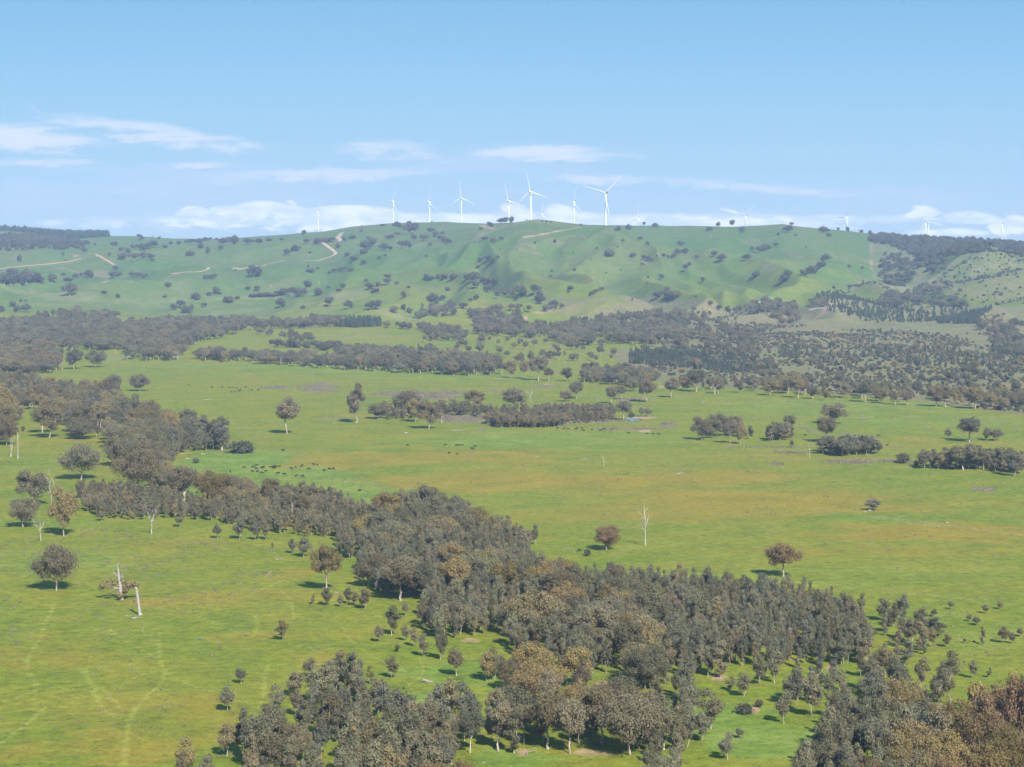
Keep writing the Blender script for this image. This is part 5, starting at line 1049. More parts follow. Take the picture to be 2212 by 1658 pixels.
for t, x, y, w_ in [('A1', 200, 800, 'wooded hollow'), ('A1', 900, 570, 'knoll woodlot'), ('A1', 1480, 550, 'crest woodlot'), ('A1', 1645, 745, 'dark roadside clump'), ('A1', 1850, 870, 'foothill hedgerow'), ('A1', 1175, 960, 'five round foothill trees'),
                    ('A2', 180, 580, 'upper hillside clump'), ('A2', 455, 470, 'crown woodlot below the crest'), ('A2', 640, 510, 'string of gully trees'), ('A2', 950, 650, 'round mid-slope clump'), ('A2', 850, 790, 'long foothill clump'), ('A2', 1155, 870, 'lower foothill clump'),
                    ('A2', 2140, 640, 'gully trees'), ('A3', 840, 730, 'dark gully strip'), ('A3', 670, 780, 'clump at the gully foot'), ('A3', 1350, 630, 'brown spur trees'), ('A3', 1500, 900, 'wooded valley mouth'), ('B1', 1000, 600, 'middle of the diagonal wood'), ('B1', 300, 250, 'near end of the diagonal wood'),
                    ('A1', 500, 1150, 'far wood on the flat'), ('A1', 1100, 1200, 'far wood gap'), ('B2', 200, 130, 'far tree line'), ('B2', 700, 150, 'middle of the far tree line'), ('B2', 1800, 220, 'far treed corner'), ('B3', 500, 290, 'field-edge tree row'), ('B3', 1500, 360, 'end of the field-edge row'),
                    ('C2', 800, 300, 'upper side of the dense stand'), ('C2', 800, 600, 'front of the dense stand'), ('C3', 300, 500, 'heart of the dense stand'), ('C3', 800, 600, 'far flank of the dense stand'), ('C3', 400, 830, 'near fringe of the dense stand'), ('C1', 2000, 1400, 'near-side sapling wood'), ('C2', 300, 1350, 'bottom sapling wood'), ('C3', 1000, 1400, 'bottom corner saplings')]:
    a = P(t, x, y); mark(*a, w_)

stuff_pts = {k: [] for k in PROT}
for kind in PROT:
    rs = [r_ for r_ in REC if r_['kind'] == kind]
    def key(r_):
        vis = -20 < r_['px'] < 2232 and r_['py'] - r_['ph'] < 1640
        return (0 if r_['hand'] and vis else 1, 0 if vis else 1, -r_['ph'])
    rs.sort(key=key)
    keep_ = rs[:LIM[kind]] if kind != 'shrub' else [r_ for r_ in rs if r_['hand']] + [r_ for r_ in rs if not r_['hand'] and -20 < r_['px'] < 2232][:200]
    ids = {id(r_) for r_ in keep_}
    have = {r_['var'] for r_ in keep_}
    for r_ in keep_:
        r_['obj'] = set_one(r_, NAME[kind], kind in ('gum', 'young'))
    for r_ in rs:
        if id(r_) not in ids:
            if r_['var'] not in have: r_['var'] = sorted(have)[0]
            stuff_pts[kind].append(r_)
# label in order of picture size, nearest to the landmark first
for kind in PROT:
    ob = [r_ for r_ in REC if r_['kind'] == kind and r_.get('obj')]
    def dm(r_): return min(math.hypot(m[0] - r_['px'], (m[1] - r_['py']) * 1.6) for m in MARKS)
    ob.sort(key=dm)
    med = sorted(r_['h'] for r_ in ob)[len(ob) // 2] if ob else 1
    for r_ in ob:
        e = r_['obj']
        if r_['label']: lab = r_['label']
        elif kind == 'pine':
            b_ = min(MARKS, key=lambda m: math.hypot((m[0] - r_['px']), (m[1] - r_['py']) * 1.6)); lab = 'small dark conifer in the planted block near the ' + b_[2]
        else:
            size = 'tall' if r_['h'] > med * 1.15 else ('small' if r_['h'] < med * .85 else ('wide' if r_['w'] > r_['h'] * .8 else 'slim'))
            noun = {'gum': 'gum', 'young': 'young gum', 'hill': 'hill tree', 'shrub': 'bush', 'pine': 'conifer'}[kind]
            lab = relate(r_['px'], r_['py'], f"{size} {tone(r_['tint'], kind)} {noun}", r_['ph'])
        e['label'] = lab; e['category'] = CAT[kind]; e['group'] = GRP[kind]

def scatter(name, rs, kind, label, cat):
    """one stuff object: the plants too many and too small to be counted, instanced on points"""
    if not rs: return
    me = bpy.data.meshes.new(name)
    me.vertices.add(len(rs)); me.vertices.foreach_set('co', np.array([(r_['x'], r_['y'], r_['z']) for r_ in rs], np.float32).ravel())
    def at(nm, ty, arr, f):
        a_ = me.attributes.new(nm, ty, 'POINT'); a_.data.foreach_set(f, np.asarray(arr).ravel())
    at('variant', 'INT', np.array([r_['var'] for r_ in rs], np.int32), 'value')
    at('tint', 'FLOAT', np.array([r_['tint'] for r_ in rs], np.float32), 'value')
    at('turn', 'FLOAT_VECTOR', np.array([(0, 0, random.random() * 6.28) for r_ in rs], np.float32), 'vector')
    at('size', 'FLOAT_VECTOR', np.array([(r_['w'] / PROT[kind][r_['var']]['w'],) * 2 + (r_['h'],) for r_ in rs], np.float32), 'vector')
    o = link(name, me, kind='stuff', label=label, category=cat)
    ng = bpy.data.node_groups.new(name, 'GeometryNodeTree')
    ng.interface.new_socket('Geometry', in_out='INPUT', socket_type='NodeSocketGeometry')
    ng.interface.new_socket('Geometry', in_out='OUTPUT', socket_type='NodeSocketGeometry')
    gi, go = ng.nodes.new('NodeGroupInput'), ng.nodes.new('NodeGroupOutput')
    jn = ng.nodes.new('GeometryNodeJoinGeometry')
    def na(nm, ty):
        n = ng.nodes.new('GeometryNodeInputNamedAttribute'); n.data_type = ty; n.inputs['Name'].default_value = nm
        return n.outputs['Attribute']
    va, tu, si = na('variant', 'INT'), na('turn', 'FLOAT_VECTOR'), na('size', 'FLOAT_VECTOR')
    for v, parts in REFS[kind].items():
        cmp_ = ng.nodes.new('FunctionNodeCompare'); cmp_.data_type = 'INT'; cmp_.operation = 'EQUAL'
        ng.links.new(va, cmp_.inputs[2]); cmp_.inputs[3].default_value = v
        ii = ng.nodes.new('GeometryNodeInstanceOnPoints')
        j2 = ng.nodes.new('GeometryNodeJoinGeometry')
        for ob in parts.values():
            oi = ng.nodes.new('GeometryNodeObjectInfo'); oi.transform_space = 'ORIGINAL'; oi.inputs['Object'].default_value = ob
            ng.links.new(oi.outputs['Geometry'], j2.inputs[0])
        ng.links.new(gi.outputs[0], ii.inputs['Points']); ng.links.new(cmp_.outputs[0], ii.inputs['Selection'])
        ng.links.new(j2.outputs[0], ii.inputs['Instance']); ng.links.new(tu, ii.inputs['Rotation']); ng.links.new(si, ii.inputs['Scale'])
        ng.links.new(ii.outputs[0], jn.inputs[0])
    ng.links.new(jn.outputs[0], go.inputs[0])
    md = o.modifiers.new('scatter', 'NODES'); md.node_group = ng
    return o
scatter('distant_woodland', stuff_pts['gum'], 'gum', 'far gum woods stretching across the flat below the hills', 'woodland')
scatter('young_gum_thicket', stuff_pts['young'], 'young', 'packed slender young gums filling the stands', 'woodland')
scatter('hillside_woodland', stuff_pts['hill'], 'hill', 'small dark trees covering the far slopes and gullies', 'woodland')
scatter('scrub', stuff_pts['shrub'], 'shrub', 'low scrub with yellow flowering bushes over the far flat', 'scrub')
scatter('conifer_plantation', stuff_pts['pine'], 'pine', 'dark planted conifers in blocks and along the far ridge', 'plantation')

# rush tufts dotted over the paddocks
def tufts():
    r = np.random.default_rng(5); pts = []
    def reg(t, poly, sp, hr, keep=1.0):
        w = wpoly(t, dense(poly, 3)); xs = [p[0] for p in w]; ys_ = [p[1] for p in w]
        n = int((max(xs) - min(xs)) * (max(ys_) - min(ys_)) / sp ** 2)
        x, y = r.uniform(min(xs), max(xs), n), r.uniform(min(ys_), max(ys_), n)
        m = in_poly(x, y, w) & (pn(x / 35, y / 50, 8) > .02 + (1 - keep) * .3)
        for a, b in zip(x[m], y[m]): pts.append((a, b, r.uniform(*hr)))
    reg('P', [(0, 1120), (700, 1190), (640, 1300), (720, 1400), (500, 1640), (0, 1655)], 7, (.25, .6))
    reg('P', [(0, 1120), (700, 1190), (640, 1300), (400, 1420), (0, 1480)], 7, (.25, .7))
    reg('P', [(1500, 960), (2212, 1010), (2212, 1260), (1500, 1180), (900, 1020)], 12, (.3, .7))
    reg('P', [(700, 810), (1500, 830), (2212, 900), (2212, 980), (1400, 930), (700, 930)], 11, (.3, .8))
    reg('P', [(1880, 1290), (2212, 1310), (2212, 1460), (1950, 1500)], 7, (.25, .6))
    reg('P', [(650, 1000), (820, 1050), (760, 1080), (600, 1050)], 7, (.3, .6))
    for t, cx, cy, rx, ry, n in [('B2', 500, 305, 310, 16, 500), ('B2', 600, 330, 200, 12, 260), ('B2', 780, 465, 200, 22, 400), ('B2', 1250, 500, 320, 16, 300), ('B1', 2060, 270, 130, 26, 260), ('B1', 1780, 265, 120, 10, 140), ('B3', 1080, 750, 160, 10, 200),
                             ('B3', 1170, 590, 80, 12, 100), ('B3', 700, 690, 110, 7, 140), ('B3', 1960, 928, 80, 14, 90), ('B3', 615, 765, 45, 7, 60), ('B2', 1850, 535, 210, 9, 140), ('B2', 1620, 485, 280, 12, 200), ('B3', 1400, 745, 120, 8, 120), ('B3', 600, 655, 300, 8, 90), ('B2', 2110, 510, 60, 16, 80), ('B2', 1880, 345, 120, 10, 100)]:
        for _ in range(n):
            a_, b_ = r.normal(size=2) * .5
            x, y = hit(*P(t, cx + a_ * rx, cy + b_ * ry)); pts.append((x, y, r.uniform(.4, 1.0)))
    V, Fc = [], []
    zz = ground(np.array([p[0] for p in pts]), np.array([p[1] for p in pts]))
    for (x, y, h), z in zip(pts, zz):
        w = h * r.uniform(.8, 1.5); n = 5; b = len(V)
        for k in range(n):
            t = 6.283 * k / n + r.random()
            V.append((x + math.cos(t) * w, y + math.sin(t) * w, z - .05))
        for k in range(n):
            t = 6.283 * k / n + r.random()
            V.append((x + math.cos(t) * w * .6, y + math.sin(t) * w * .6, z + h * r.uniform(.6, 1)))
        V.append((x, y, z + h * .8))
        for k in range(n):
            k2 = (k + 1) % n
            Fc.append((b + k, b + k2, b + n + k2)); Fc.append((b + k, b + n + k2, b + n + k)); Fc.append((b + n + k, b + n + k2, b + 2 * n))
    link('rush_tufts', new_mesh('rush_tufts', V, np.array(Fc, np.int32), [M_tuss]), kind='stuff', label='dull brown rush tufts dotted over the pasture', category='rushes')
tufts()

# ------------------------------------------------------------------ bare trees
def limb(r, geo, p, d, L, rad, depth, curl=.18, up=.15):
    pts = [np.array(p, float)]; dd = np.array(d, float); dd /= np.linalg.norm(dd); n = 4; ends = []
    for i in range(n):
        dd = dd + r.normal(size=3) * curl; dd[2] += up; dd /= np.linalg.norm(dd)
        pts.append(pts[-1] + dd * L / n); ends.append((pts[-1], dd.copy()))
    geo.tube(pts, [rad * (1 - .7 * i / n) for i in range(n + 1)], 6 if depth > 1 else 4)
    if depth > 0:
        for k in range(r.integers(2, 4)):
            q, e = ends[int(r.integers(1, n))]
            side = r.normal(size=3); side -= e * side.dot(e); side /= np.linalg.norm(side)
            limb(r, geo, q, e * .75 + side * .8, L * r.uniform(.4, .65), rad * .42, depth - 1, curl, up)
def dead_tree(seed, form):
    """unit height; list of (part name, mesh)"""
    r = np.random.default_rng(seed); out = []
    tr = Geo()
    tops = {0: .9, 1: .55, 2: .45, 3: 1.0}[form]
    pts = wob(r, (0, 0, -.03), (r.normal() * .04, r.normal() * .04, tops), 6, .018)
    k = {0: .026, 1: .026, 2: .028, 3: .021}[form]
    tr.tube(pts, [k * 1.6, k * 1.05, k * .95, k * .85, k * .75, k * .62, k * .3 if form == 3 else k * .5], 8)
    out.append(('trunk', tr.mesh('trunk', [M_dead])))
    if form == 0: specs = [(.55, .28, .012, 1), (.7, .25, .012, 1), (.85, .18, .01, 1), (.45, .2, .01, 0)]
    elif form == 1: specs = [(1, .52, .022, 2), (1, .5, .018, 2), (.8, .3, .014, 1), (.6, .25, .01, 1)]
    elif form == 2: specs = [(1, .55, .018, 2), (1, .55, .016, 2), (.95, .5, .016, 2), (.8, .45, .013, 2), (.65, .4, .011, 1)]
    else: specs = [(.36, .3, .012, 2), (.38, .28, .012, 2), (.42, .26, .011, 2), (.34, .28, .011, 2), (.40, .25, .010, 2), (.8, .18, .012, 2), (.6, .3, .014, 2)]
    for i, (at_, L, rad, dep) in enumerate(specs):
        q = pts[min(6, max(1, round(at_ * 6 / tops if form == 3 else at_ * 6)))]
        if form == 3: q = np.array([pts[3][0], pts[3][1], at_])
        a_ = i * 2.4 + r.random() * .6; g2 = Geo()
        outw = {0: .6, 1: .45, 2: .6, 3: 1.0}[form]
        limb(r, g2, q, (math.cos(a_) * outw, math.sin(a_) * outw, .7 if form != 3 else .45), L, rad, dep, .16, .1)
        out.append(('branch', g2.mesh('branch', [M_dead])))
    return out
DPROT = {f: [dead_tree(100 + f * 10 + i, f) for i in range(2)] for f in range(4)}
DEADOBJ = []
for i, (t, xb, yb, yt, w, form, lab, mk_) in enumerate(DEAD):
    px, py = P(t, xb, yb); x, y = hit(px, py); h = (yb - yt) / 3 * y / F; z = gz(x, y)
    e = link('dead_tree', None, category='dead tree', group='bare dead trees')
    parts = DPROT[form][i % 2]
    mxr = max(max(math.hypot(v.co.x, v.co.y) for v in me.vertices) for _, me in parts) * 1.7
    wm = w / 3 * y / F
    sxy = min(max(wm / mxr, h * .55), h * 1.6)
    top = max(max(v.co.z for v in me.vertices) for _, me in parts)
    e.location = (x, y, z); e.scale = (sxy, sxy, h / top); e.rotation_euler = (0, 0, random.choice([.4, 1.3, 2.4, 3.6, 5.0]))
    for nm, me in parts: link(nm, me, e)
    e['label'] = lab or relate(px, py, 'bare bleached tree')

# half-dead gum and broken stump in the near paddock
def custom():
    r = np.random.default_rng(3)
    x, y = hit(*P('C1', 785, 432)); k = y / F / 3; z = gz(x, y); h = (432 - 195) * k
    e = link('half_dead_tree', None, label='half-dead gum with white bare top above a low brown crown', category='tree'); e.location = (x, y, z)
    tr = Geo().tube([(0, 0, -.5), (0, 0, h * .15), (-.4, 0, h * .4), (-.8, 0, h * .62), (-1.0, 0, h * .8), (-1.4, 0, h)], [1.1, .75, .62, .5, .34, .1], 8)
    link('trunk', tr.mesh('trunk', [M_dead]), e)
    for q, d, L, rr in [((-.8, 0, h * .6), (.7, 0, .8), h * .42, .26), ((-.8, 0, h * .62), (-.7, .3, .5), h * .25, .2), ((-.9, 0, h * .75), (-.5, .2, .8), h * .2, .16), ((-.6, 0, h * .5), (.5, -.4, .6), h * .3, .2)]:
        g2 = Geo(); limb(r, g2, q, d, L, rr, 2, .14, .08); link('branch', g2.mesh('branch', [M_dead]), e)
    cs = [(-7, 0, h * .42), (-5, 2, h * .5), (-8.2, 1, h * .34), (-4, -2, h * .38), (3, 0, h * .5), (4.5, 1, h * .38), (2.5, -1.5, h * .3), (5.2, -1, h * .48), (1, 2, h * .22), (0, -2, h * .16), (2, 0, h * .4), (6, .5, h * .42), (-2.5, 1, h * .45), (3.5, -2, h * .42), (1, 1, h * .5)]
    cs = np.array(cs); q4, sh = leafcloud(r, cs, np.full(len(cs), 1.55), np.full(len(cs), 150), .42, .75)
    cr = link('crown', new_mesh('crown', q4.reshape(-1, 3), np.arange(len(q4) * 4, dtype=np.int32).reshape(-1, 4), [M_leaf], shade=sh), e); cr['tint'] = .6
    for q in cs:
        g2 = Geo(); g2.tube(wob(r, (0, 0, min(q[2] * .75, h * .35)), q, 3, .05), [.22, .16, .1, .04], 5); link('branch', g2.mesh('branch', [M_bark]), e)
    x, y = hit(*P('C1', 905, 530)); k = y / F / 3; z = gz(x, y); h = (530 - 343) * k
    e = link('broken_stump', None, label='tall pale broken stump standing bare in the near paddock', category='stump'); e.location = (x, y, z)
    link('trunk', Geo().tube([(.3, 0, -.4), (0, 0, h * .08), (-.35, 0, h * .35), (-.8, 0, h * .7), (-1.2, 0, h * .93), (-1.3, .1, h * .97)], [1.0, .62, .52, .46, .44, .3], 9).mesh('trunk', [M_dead]), e)
    g2 = Geo(); g2.tube([(-1.3, 0, h * .93), (-1.9, 0, h * 1.0)], [.3, .12], 6); link('broken_limb', g2.mesh('limb', [M_dead]), e)
custom()

def log_at(t, x0, y0, length, ang, rad, lab, m_=M_log, br=3):
    px, py = P(t, x0, y0); x, y = hit(px, py); k = y / F / 3; L = length * k; rad *= .7; r = np.random.default_rng(int(x0 + y0))
    e = link('fallen_log', None, label=lab, category='log', group='fallen logs on the pasture'); e.location = (x, y, gz(x, y)); e.rotation_euler = (0, 0, ang)
    pts = wob(r, (-L / 2, 0, rad * .8), (L / 2, 0, rad * .7), 4, .03)
    link('trunk', Geo().tube([pts[0] - np.array([.05, 0, 0])] + pts, [rad * .3, rad, rad * .95, rad * .8, rad * .65, rad * .35], 8).mesh('trunk', [m_]), e)
    for i in range(br):
        g2 = Geo(); limb(r, g2, pts[1 + i % 3], (r.normal(), r.normal(), .5), L * .3, rad * .35, 1, .2, 0); link('branch', g2.mesh('branch', [m_]), e)
for a in [('C1', 885, 552, 70, .5, .38, 'split pale log lying at the foot of the broken stump'), ('C1', 832, 540, 48, .05, .25, 'thin pale log lying just apart from the broken stump'), ('C2', 562, 966, 75, -.5, .75, 'thick dark fallen log in the sapling clearing', M_post),
          ('B1', 1350, 348, 62, 0, .6, 'long white fallen tree on the plain before the slender wood'), ('B1', 1628, 182, 48, 0, .7, 'grey log pile lying below the far tree line'), ('B1', 735, 152, 28, 0, .5, 'small pale log near the far field edge'), ('B1', 1318, 700, 30, .3, .5, 'pale stump pieces at the herd paddock top'),
          ('B1', 1220, 730, 40, .5, .5, 'forked grey log in the herd paddock top corner'), ('B2', 423, 566, 38, .3, .8, 'upturned white root beyond the herd'), ('B2', 758, 547, 75, 0, .5, 'tangled bleached branches by the rush bed'), ('B2', 1340, 250, 60, -.2, .7, 'long grey log in the rushes before the far tree line'),
          ('B2', 1275, 717, 36, 0, .35, 'thin short log in the middle of the plain'), ('B2', 1580, 733, 66, 0, .35, 'long thin bleached log in the middle of the plain'), ('B2', 2195, 825, 50, .2, .5, 'dark branchy log on the open plain'), ('B3', 140, 367, 44, 0, .5, 'white log below the field-edge row'), ('B3', 540, 364, 36, 0, .5, 'branchy white log below the field-edge row'),
          ('B3', 1190, 462, 90, 0, .35, 'scattered long bleached log on the far paddock'), ('B3', 1215, 1060, 40, 0, .8, 'pale log slab under the mushroom-shaped tree'), ('B3', 1718, 1146, 22, 0, .6, 'small pale log on the track across the plain'), ('B2', 1240, 222, 30, 0, .5, 'pale stump below the far tree line'), ('C1', 1810, 172, 46, 0, .3, 'flat pale log beside the near wood corner'),
          ('B2', 260, 472, 50, .2, .5, 'white litter log beneath the round green gum'), ('B2', 2020, 350, 20, .5, .5, 'white stub near the treed corner'), ('B1', 2165, 500, 14, .6, .5, 'tiny white stub on the plain before the ragged gum'), ('C1', 2185, 388, 26, 0, .3, 'short pale log beside the golden-brown leaning gum')]:
    log_at(*a)

# ------------------------------------------------------------------ turbines
def turbines():
    lofts = []
    def blade_mesh(L):
        st = [(0, 1.0, 1.0, 0), (3, 1.0, .9, 0), (8, 1.6, .6, .22), (14, 1.7, .45, .16), (26, 1.3, .3, .1), (42, .85, .18, .05), (56, .5, .1, .02), (62, .18, .05, 0)]
        V, Fc = [], []
        for (s_, cw, th, tw) in st:
            for k in range(8):
                a_ = k * math.pi / 4; cx, cz = math.cos(a_) * cw, math.sin(a_) * th
                if s_ > 5: cx += .3 * cw
                V.append((cx * math.cos(tw) - cz * math.sin(tw), -(cx * math.sin(tw) + cz * math.cos(tw)), s_ * L / 62))
        for i in range(len(st) - 1):
            for k in range(8): Fc.append((i * 8 + k, i * 8 + (k + 1) % 8, (i + 1) * 8 + (k + 1) % 8, (i + 1) * 8 + k))
        Fc.append(tuple(range((len(st) - 1) * 8, len(st) * 8)))
        return new_mesh('blade', V, Fc, [M_white], smooth=True)
    bm_ = blade_mesh(62)
    hub = Geo().tube([(0, 1.5, 0), (0, -1.2, 0), (0, -2.6, 0), (0, -3.4, 0)], [1.9, 2.0, 1.3, .3], 12).mesh('hub', [M_white], True)
    nb = Geo()
    for (y0, y1, w0, w1, h0, h1) in [(1.5, 12.5, 2.2, 2.0, 2.2, 1.9)]:
        nb.v += [(-w0, y0, -h0), (w0, y0, -h0), (w0, y0, h0), (-w0, y0, h0), (-w1, y1, -h1 * .6), (w1, y1, -h1 * .6), (w1, y1, h1), (-w1, y1, h1)]
        nb.f += [(0, 1, 2, 3), (7, 6, 5, 4), (0, 4, 5, 1), (1, 5, 6, 2), (2, 6, 7, 3), (3, 7, 4, 0)]
    nac = nb.mesh('nacelle', [M_white])
    cool = Geo().box((-1.8, 9.5, 1.95), (1.8, 11.2, 4.6)).mesh('cooler', [M_dark])
    for i, (t, hx, hy, ln, ph, by, yaw) in enumerate(TURB):
        px, py = P(t, hx, hy); Y = 62 * F * 3 / ln * .97
        if t == 'A3' and hx == 694: Y = 8200
        d = ray(px, py); x = d[0] / d[1] * Y; zh = H + d[2] / d[1] * Y
        base = gz(x, Y + 5) - 1
        e = link('wind_turbine', None, category='wind turbine', group='wind turbines along the ridge')
        yw = R(-yaw - 8)
        e.location = (x, Y, base); e.rotation_euler = (0, 0, yw)
        hh = zh - base
        # tower stands a little behind the rotor plane
        tw = Geo().tube([(0, 5.5, 0), (0, 5.5, hh * .5), (0, 5.5, hh - 2.1)], [2.5, 2.05, 1.5], 16).mesh('tower', [M_white], True)
        link('tower', tw, e)
        n_ = link('nacelle', nac, e); n_.location = (0, 0, hh)
        c_ = link('cooler', cool, n_)
        hb = link('hub', hub, e); hb.location = (0, 0, hh)
        for k in range(3):
            b_ = link('blade', bm_, e); b_.location = (0, -.6, hh); b_.rotation_euler = (0, R(ph + 120 * k), 0)
        e['label'] = ['white turbine standing apart at the far end of the ridge', 'white turbine rising over the bright white cloud bank', 'white turbine above the wooded knoll, one blade hanging low', 'greyish shaded turbine between two white ones', 'white turbine beside the dark trees on the crest',
                      'tallest white turbine, highest blade tip of all', 'small low turbine half hidden by the crest beside the tallest one', 'white turbine standing over the end of the orange cutting', 'big white turbine with two blades raised in a wide vee', 'small turbine behind the crest with shrubs beside it',
                      'white turbine over the smooth ridge with blades in a vee', 'turbine showing only its blade tips behind a crest tree', 'white turbine in the ridge dip with one blade pointing level', 'front one of the close pair of white turbines', 'rear one of the close pair of white turbines', 'outermost white turbine above the wooded ridge'][i]
turbines()

# ------------------------------------------------------------------ cattle
def skin_mesh(name, verts, edges, rad, m_, lv=1):
    me = bpy.data.meshes.new(name); me.from_pydata(verts, edges, [])
    o = bpy.data.objects.new(name, me); COL.objects.link(o)
    md = o.modifiers.new('s', 'SKIN')
    for v, r_ in zip(me.skin_vertices[0].data, rad): v.radius = (r_, r_) if not isinstance(r_, tuple) else r_
    me.skin_vertices[0].data[0].use_root = True
    sb = o.modifiers.new('b', 'SUBSURF'); sb.levels = lv; sb.render_levels = lv
    dg = bpy.context.evaluated_depsgraph_get(); ev = o.evaluated_get(dg)
    res = bpy.data.meshes.new_from_object(ev); res.name = name
    bpy.data.objects.remove(o); res.materials.clear(); res.materials.append(m_)
    return res
def cow_mesh(pose):
    V = [(-.75, 0, 1.08), (-.3, 0, 1.0), (.2, 0, .98), (.68, 0, 1.08)]; E = [(0, 1), (1, 2), (2, 3)]; Rd = [(.30, .34), (.36, .42), (.36, .42), (.27, .36)]
    if pose == 0: hd = [(1.0, 0, .95), (1.22, 0, .55), (1.34, 0, .25), (1.42, 0, .08)]
    elif pose == 1: hd = [(1.0, 0, 1.28), (1.2, 0, 1.42), (1.45, 0, 1.34), (1.62, 0, 1.22)]
    else: hd = [(1.0, .1, 1.1), (1.2, .25, 1.1), (1.35, .45, 1.0), (1.45, .6, .92)]
    hr = [(.2, .26), (.15, .18), (.14, .17), (.09, .1)]
    b = len(V)
    for i, (p, r_) in enumerate(zip(hd, hr)):
        V.append(p); Rd.append(r_); E.append((3 if i == 0 else b + i - 1, b + i))
    for (ax, sy, par) in ((-.68, .2, 0), (-.68, -.2, 0), (.55, .2, 3), (.55, -.2, 3)):
        b = len(V)
        bk = -.08 if par == 0 else 0.02
        V += [(ax, sy, .72), (ax + bk, sy, .42), (ax, sy, .05)]; Rd += [.14 if par == 0 else .11, .065, .055]; E += [(par, b), (b, b + 1), (b + 1, b + 2)]
    b = len(V); V += [(-1.02, 0, 1.15), (-1.06, 0, .6)]; Rd += [.03, .035]; E += [(0, b), (b, b + 1)]
    return skin_mesh('cow', V, E, Rd, M_cow)
COWS = [cow_mesh(0), cow_mesh(1), cow_mesh(2)]
herd = [('Z', a, b) for a, b in [(260, 432), (405, 424), (450, 402), (443, 449), (393, 493), (467, 494), (525, 514), (587, 490), (557, 422), (540, 440), (665, 428), (706, 440), (718, 420), (743, 424), (790, 420), (778, 518), (865, 534), (980, 452), (1040, 428), (1118, 416), (1145, 400), (1245, 455), (1315, 388), (1367, 392), (1470, 480), (1551, 452), (1612, 452), (1050, 556), (1153, 562), (855, 175), (55, 492), (2010, 780)]]
herd += [('B1', a, b) for a, b in [(1223, 254), (1375, 271), (1440, 270), (1487, 271), (1500, 296), (1522, 296), (1550, 293), (1558, 285), (1592, 267), (1632, 286), (1672, 286), (1507, 270), (1535, 275)]]
herd += [('B2', a, b) for a, b in [(428, 646), (768, 645), (786, 646), (749, 647), (864, 655), (847, 668), (700, 697), (749, 705), (674, 643), (1519, 542), (1529, 533), (1557, 533), (1571, 550), (1625, 543), (1680, 549), (1702, 540), (1860, 565), (1443, 538), (1470, 540), (1980, 570), (2023, 572), (2054, 574), (1400, 536), (1540, 1330)]]
herd += [('B3', a, b) for a, b in [(795, 580), (1118, 586), (1267, 583), (1325, 646)]]
mark(*P('Z', 400, 440), 'herd end nearest the wood'); mark(*P('Z', 1130, 400), 'knot of cattle in the herd middle'); mark(*P('Z', 1500, 450), 'herd end by the fence'); mark(*P('B1', 1520, 285), 'far herd'); mark(*P('B2', 770, 650), 'pair of cattle on the plain'); mark(*P('B2', 1600, 540), 'cattle below the slender belt')
mark(*P('Z', 780, 515), 'lower line of the herd'); mark(*P('Z', 720, 425), 'upper knot of the herd')
for i, (t, a, b) in enumerate(herd):
    px, py = P(t, a, b); x, y = hit(px, py)
    pose = [0, 0, 1, 0, 2][i % 5]
    o = link('cow', COWS[pose], category='cow', group='black cattle grazing the plain')
    s_ = random.uniform(.95, 1.15); o.location = (x, y, gz(x, y) - .02); o.scale = (s_,) * 3
    o.rotation_euler = (0, 0, random.choice([0, .3, -.3, math.pi, 2.8, 3.5, 1.3, -1.2, .6, 2.5]))
    o['label'] = relate(px, py, ['black cow grazing', 'black cow grazing', 'black cow with raised head', 'black cow grazing', 'black cow looking back'][i % 5])

# ------------------------------------------------------------------ fences, frames, shed, dams
def fence(t, pts, step, label, hgt=1.2, wires=3):
    P2 = [hit(*P(t, *p)) for p in pts]
    e = link('wire_fence', None, label=label, category='fence'); x0, y0 = P2[0]; z0 = gz(x0, y0); e.location = (x0, y0, z0)
    pos = []
    for (a, b) in zip(P2[:-1], P2[1:]):
        L = math.hypot(b[0] - a[0], b[1] - a[1]); n = max(1, int(L / step))
        pos += [(a[0] + (b[0] - a[0]) * i / n, a[1] + (b[1] - a[1]) * i / n) for i in range(n)]
    pos.append(P2[-1]); pos = pos[:98]
    pm = Geo().tube([(0, 0, -.2), (0, 0, hgt)], [.11, .10], 6).mesh('post', [M_post])
    for (x, y) in pos:
        p = link('post', pm, e); p.location = (x - x0, y - y0, gz(x, y) - z0)
    w = Geo()
    for k in range(wires):
        w.tube([(x - x0, y - y0, gz(x, y) - z0 + hgt * (.35 + .28 * k)) for x, y in pos], [.012] * len(pos), 3)
    link('wire', w.mesh('wire', [M_wire]), e)
fence('Z', [(-300, 190), (400, 182), (860, 172), (1200, 280), (1560, 420), (1900, 520), (2260, 660), (2560, 800)], 9, 'post and wire fence around the herd paddock, meeting the brown sward')
fence('C3', [(930, 345), (1300, 378), (1800, 433), (2212, 482)], 5, 'post and wire fence between the sapling rows and the plain')
fence('B3', [(1150, 1100), (1300, 1115), (1700, 1165), (2212, 1235)], 6, 'post and wire fence along the pale track on the plain')
def rail_frame(t, x0, y0, x1, y1, h, lab):
    a, b = hit(*P(t, x0, y0)), hit(*P(t, x1, y1)); z = gz(*a)
    e = link('rail_frame', None, label=lab, category='timber frame'); e.location = (*a, z)
    dx, dy = b[0] - a[0], b[1] - a[1]; zb = gz(*b) - z
    for (u_, v_, w_) in ((0, 0, 0), (dx, dy, zb)):
        link('post', Geo().tube([(u_, v_, w_ - .2), (u_, v_, w_ + h)], [.09, .09], 7).mesh('post', [M_post]), e)
    for k in (.98, .55):
        link('rail', Geo().tube([(0, 0, h * k), (dx, dy, zb + h * k)], [.07, .07], 6).mesh('rail', [M_post]), e)
rail_frame('C2', 1206, 1440, 1262, 1426, 1.5, 'timber rail frame standing in the bright bottom clearing')
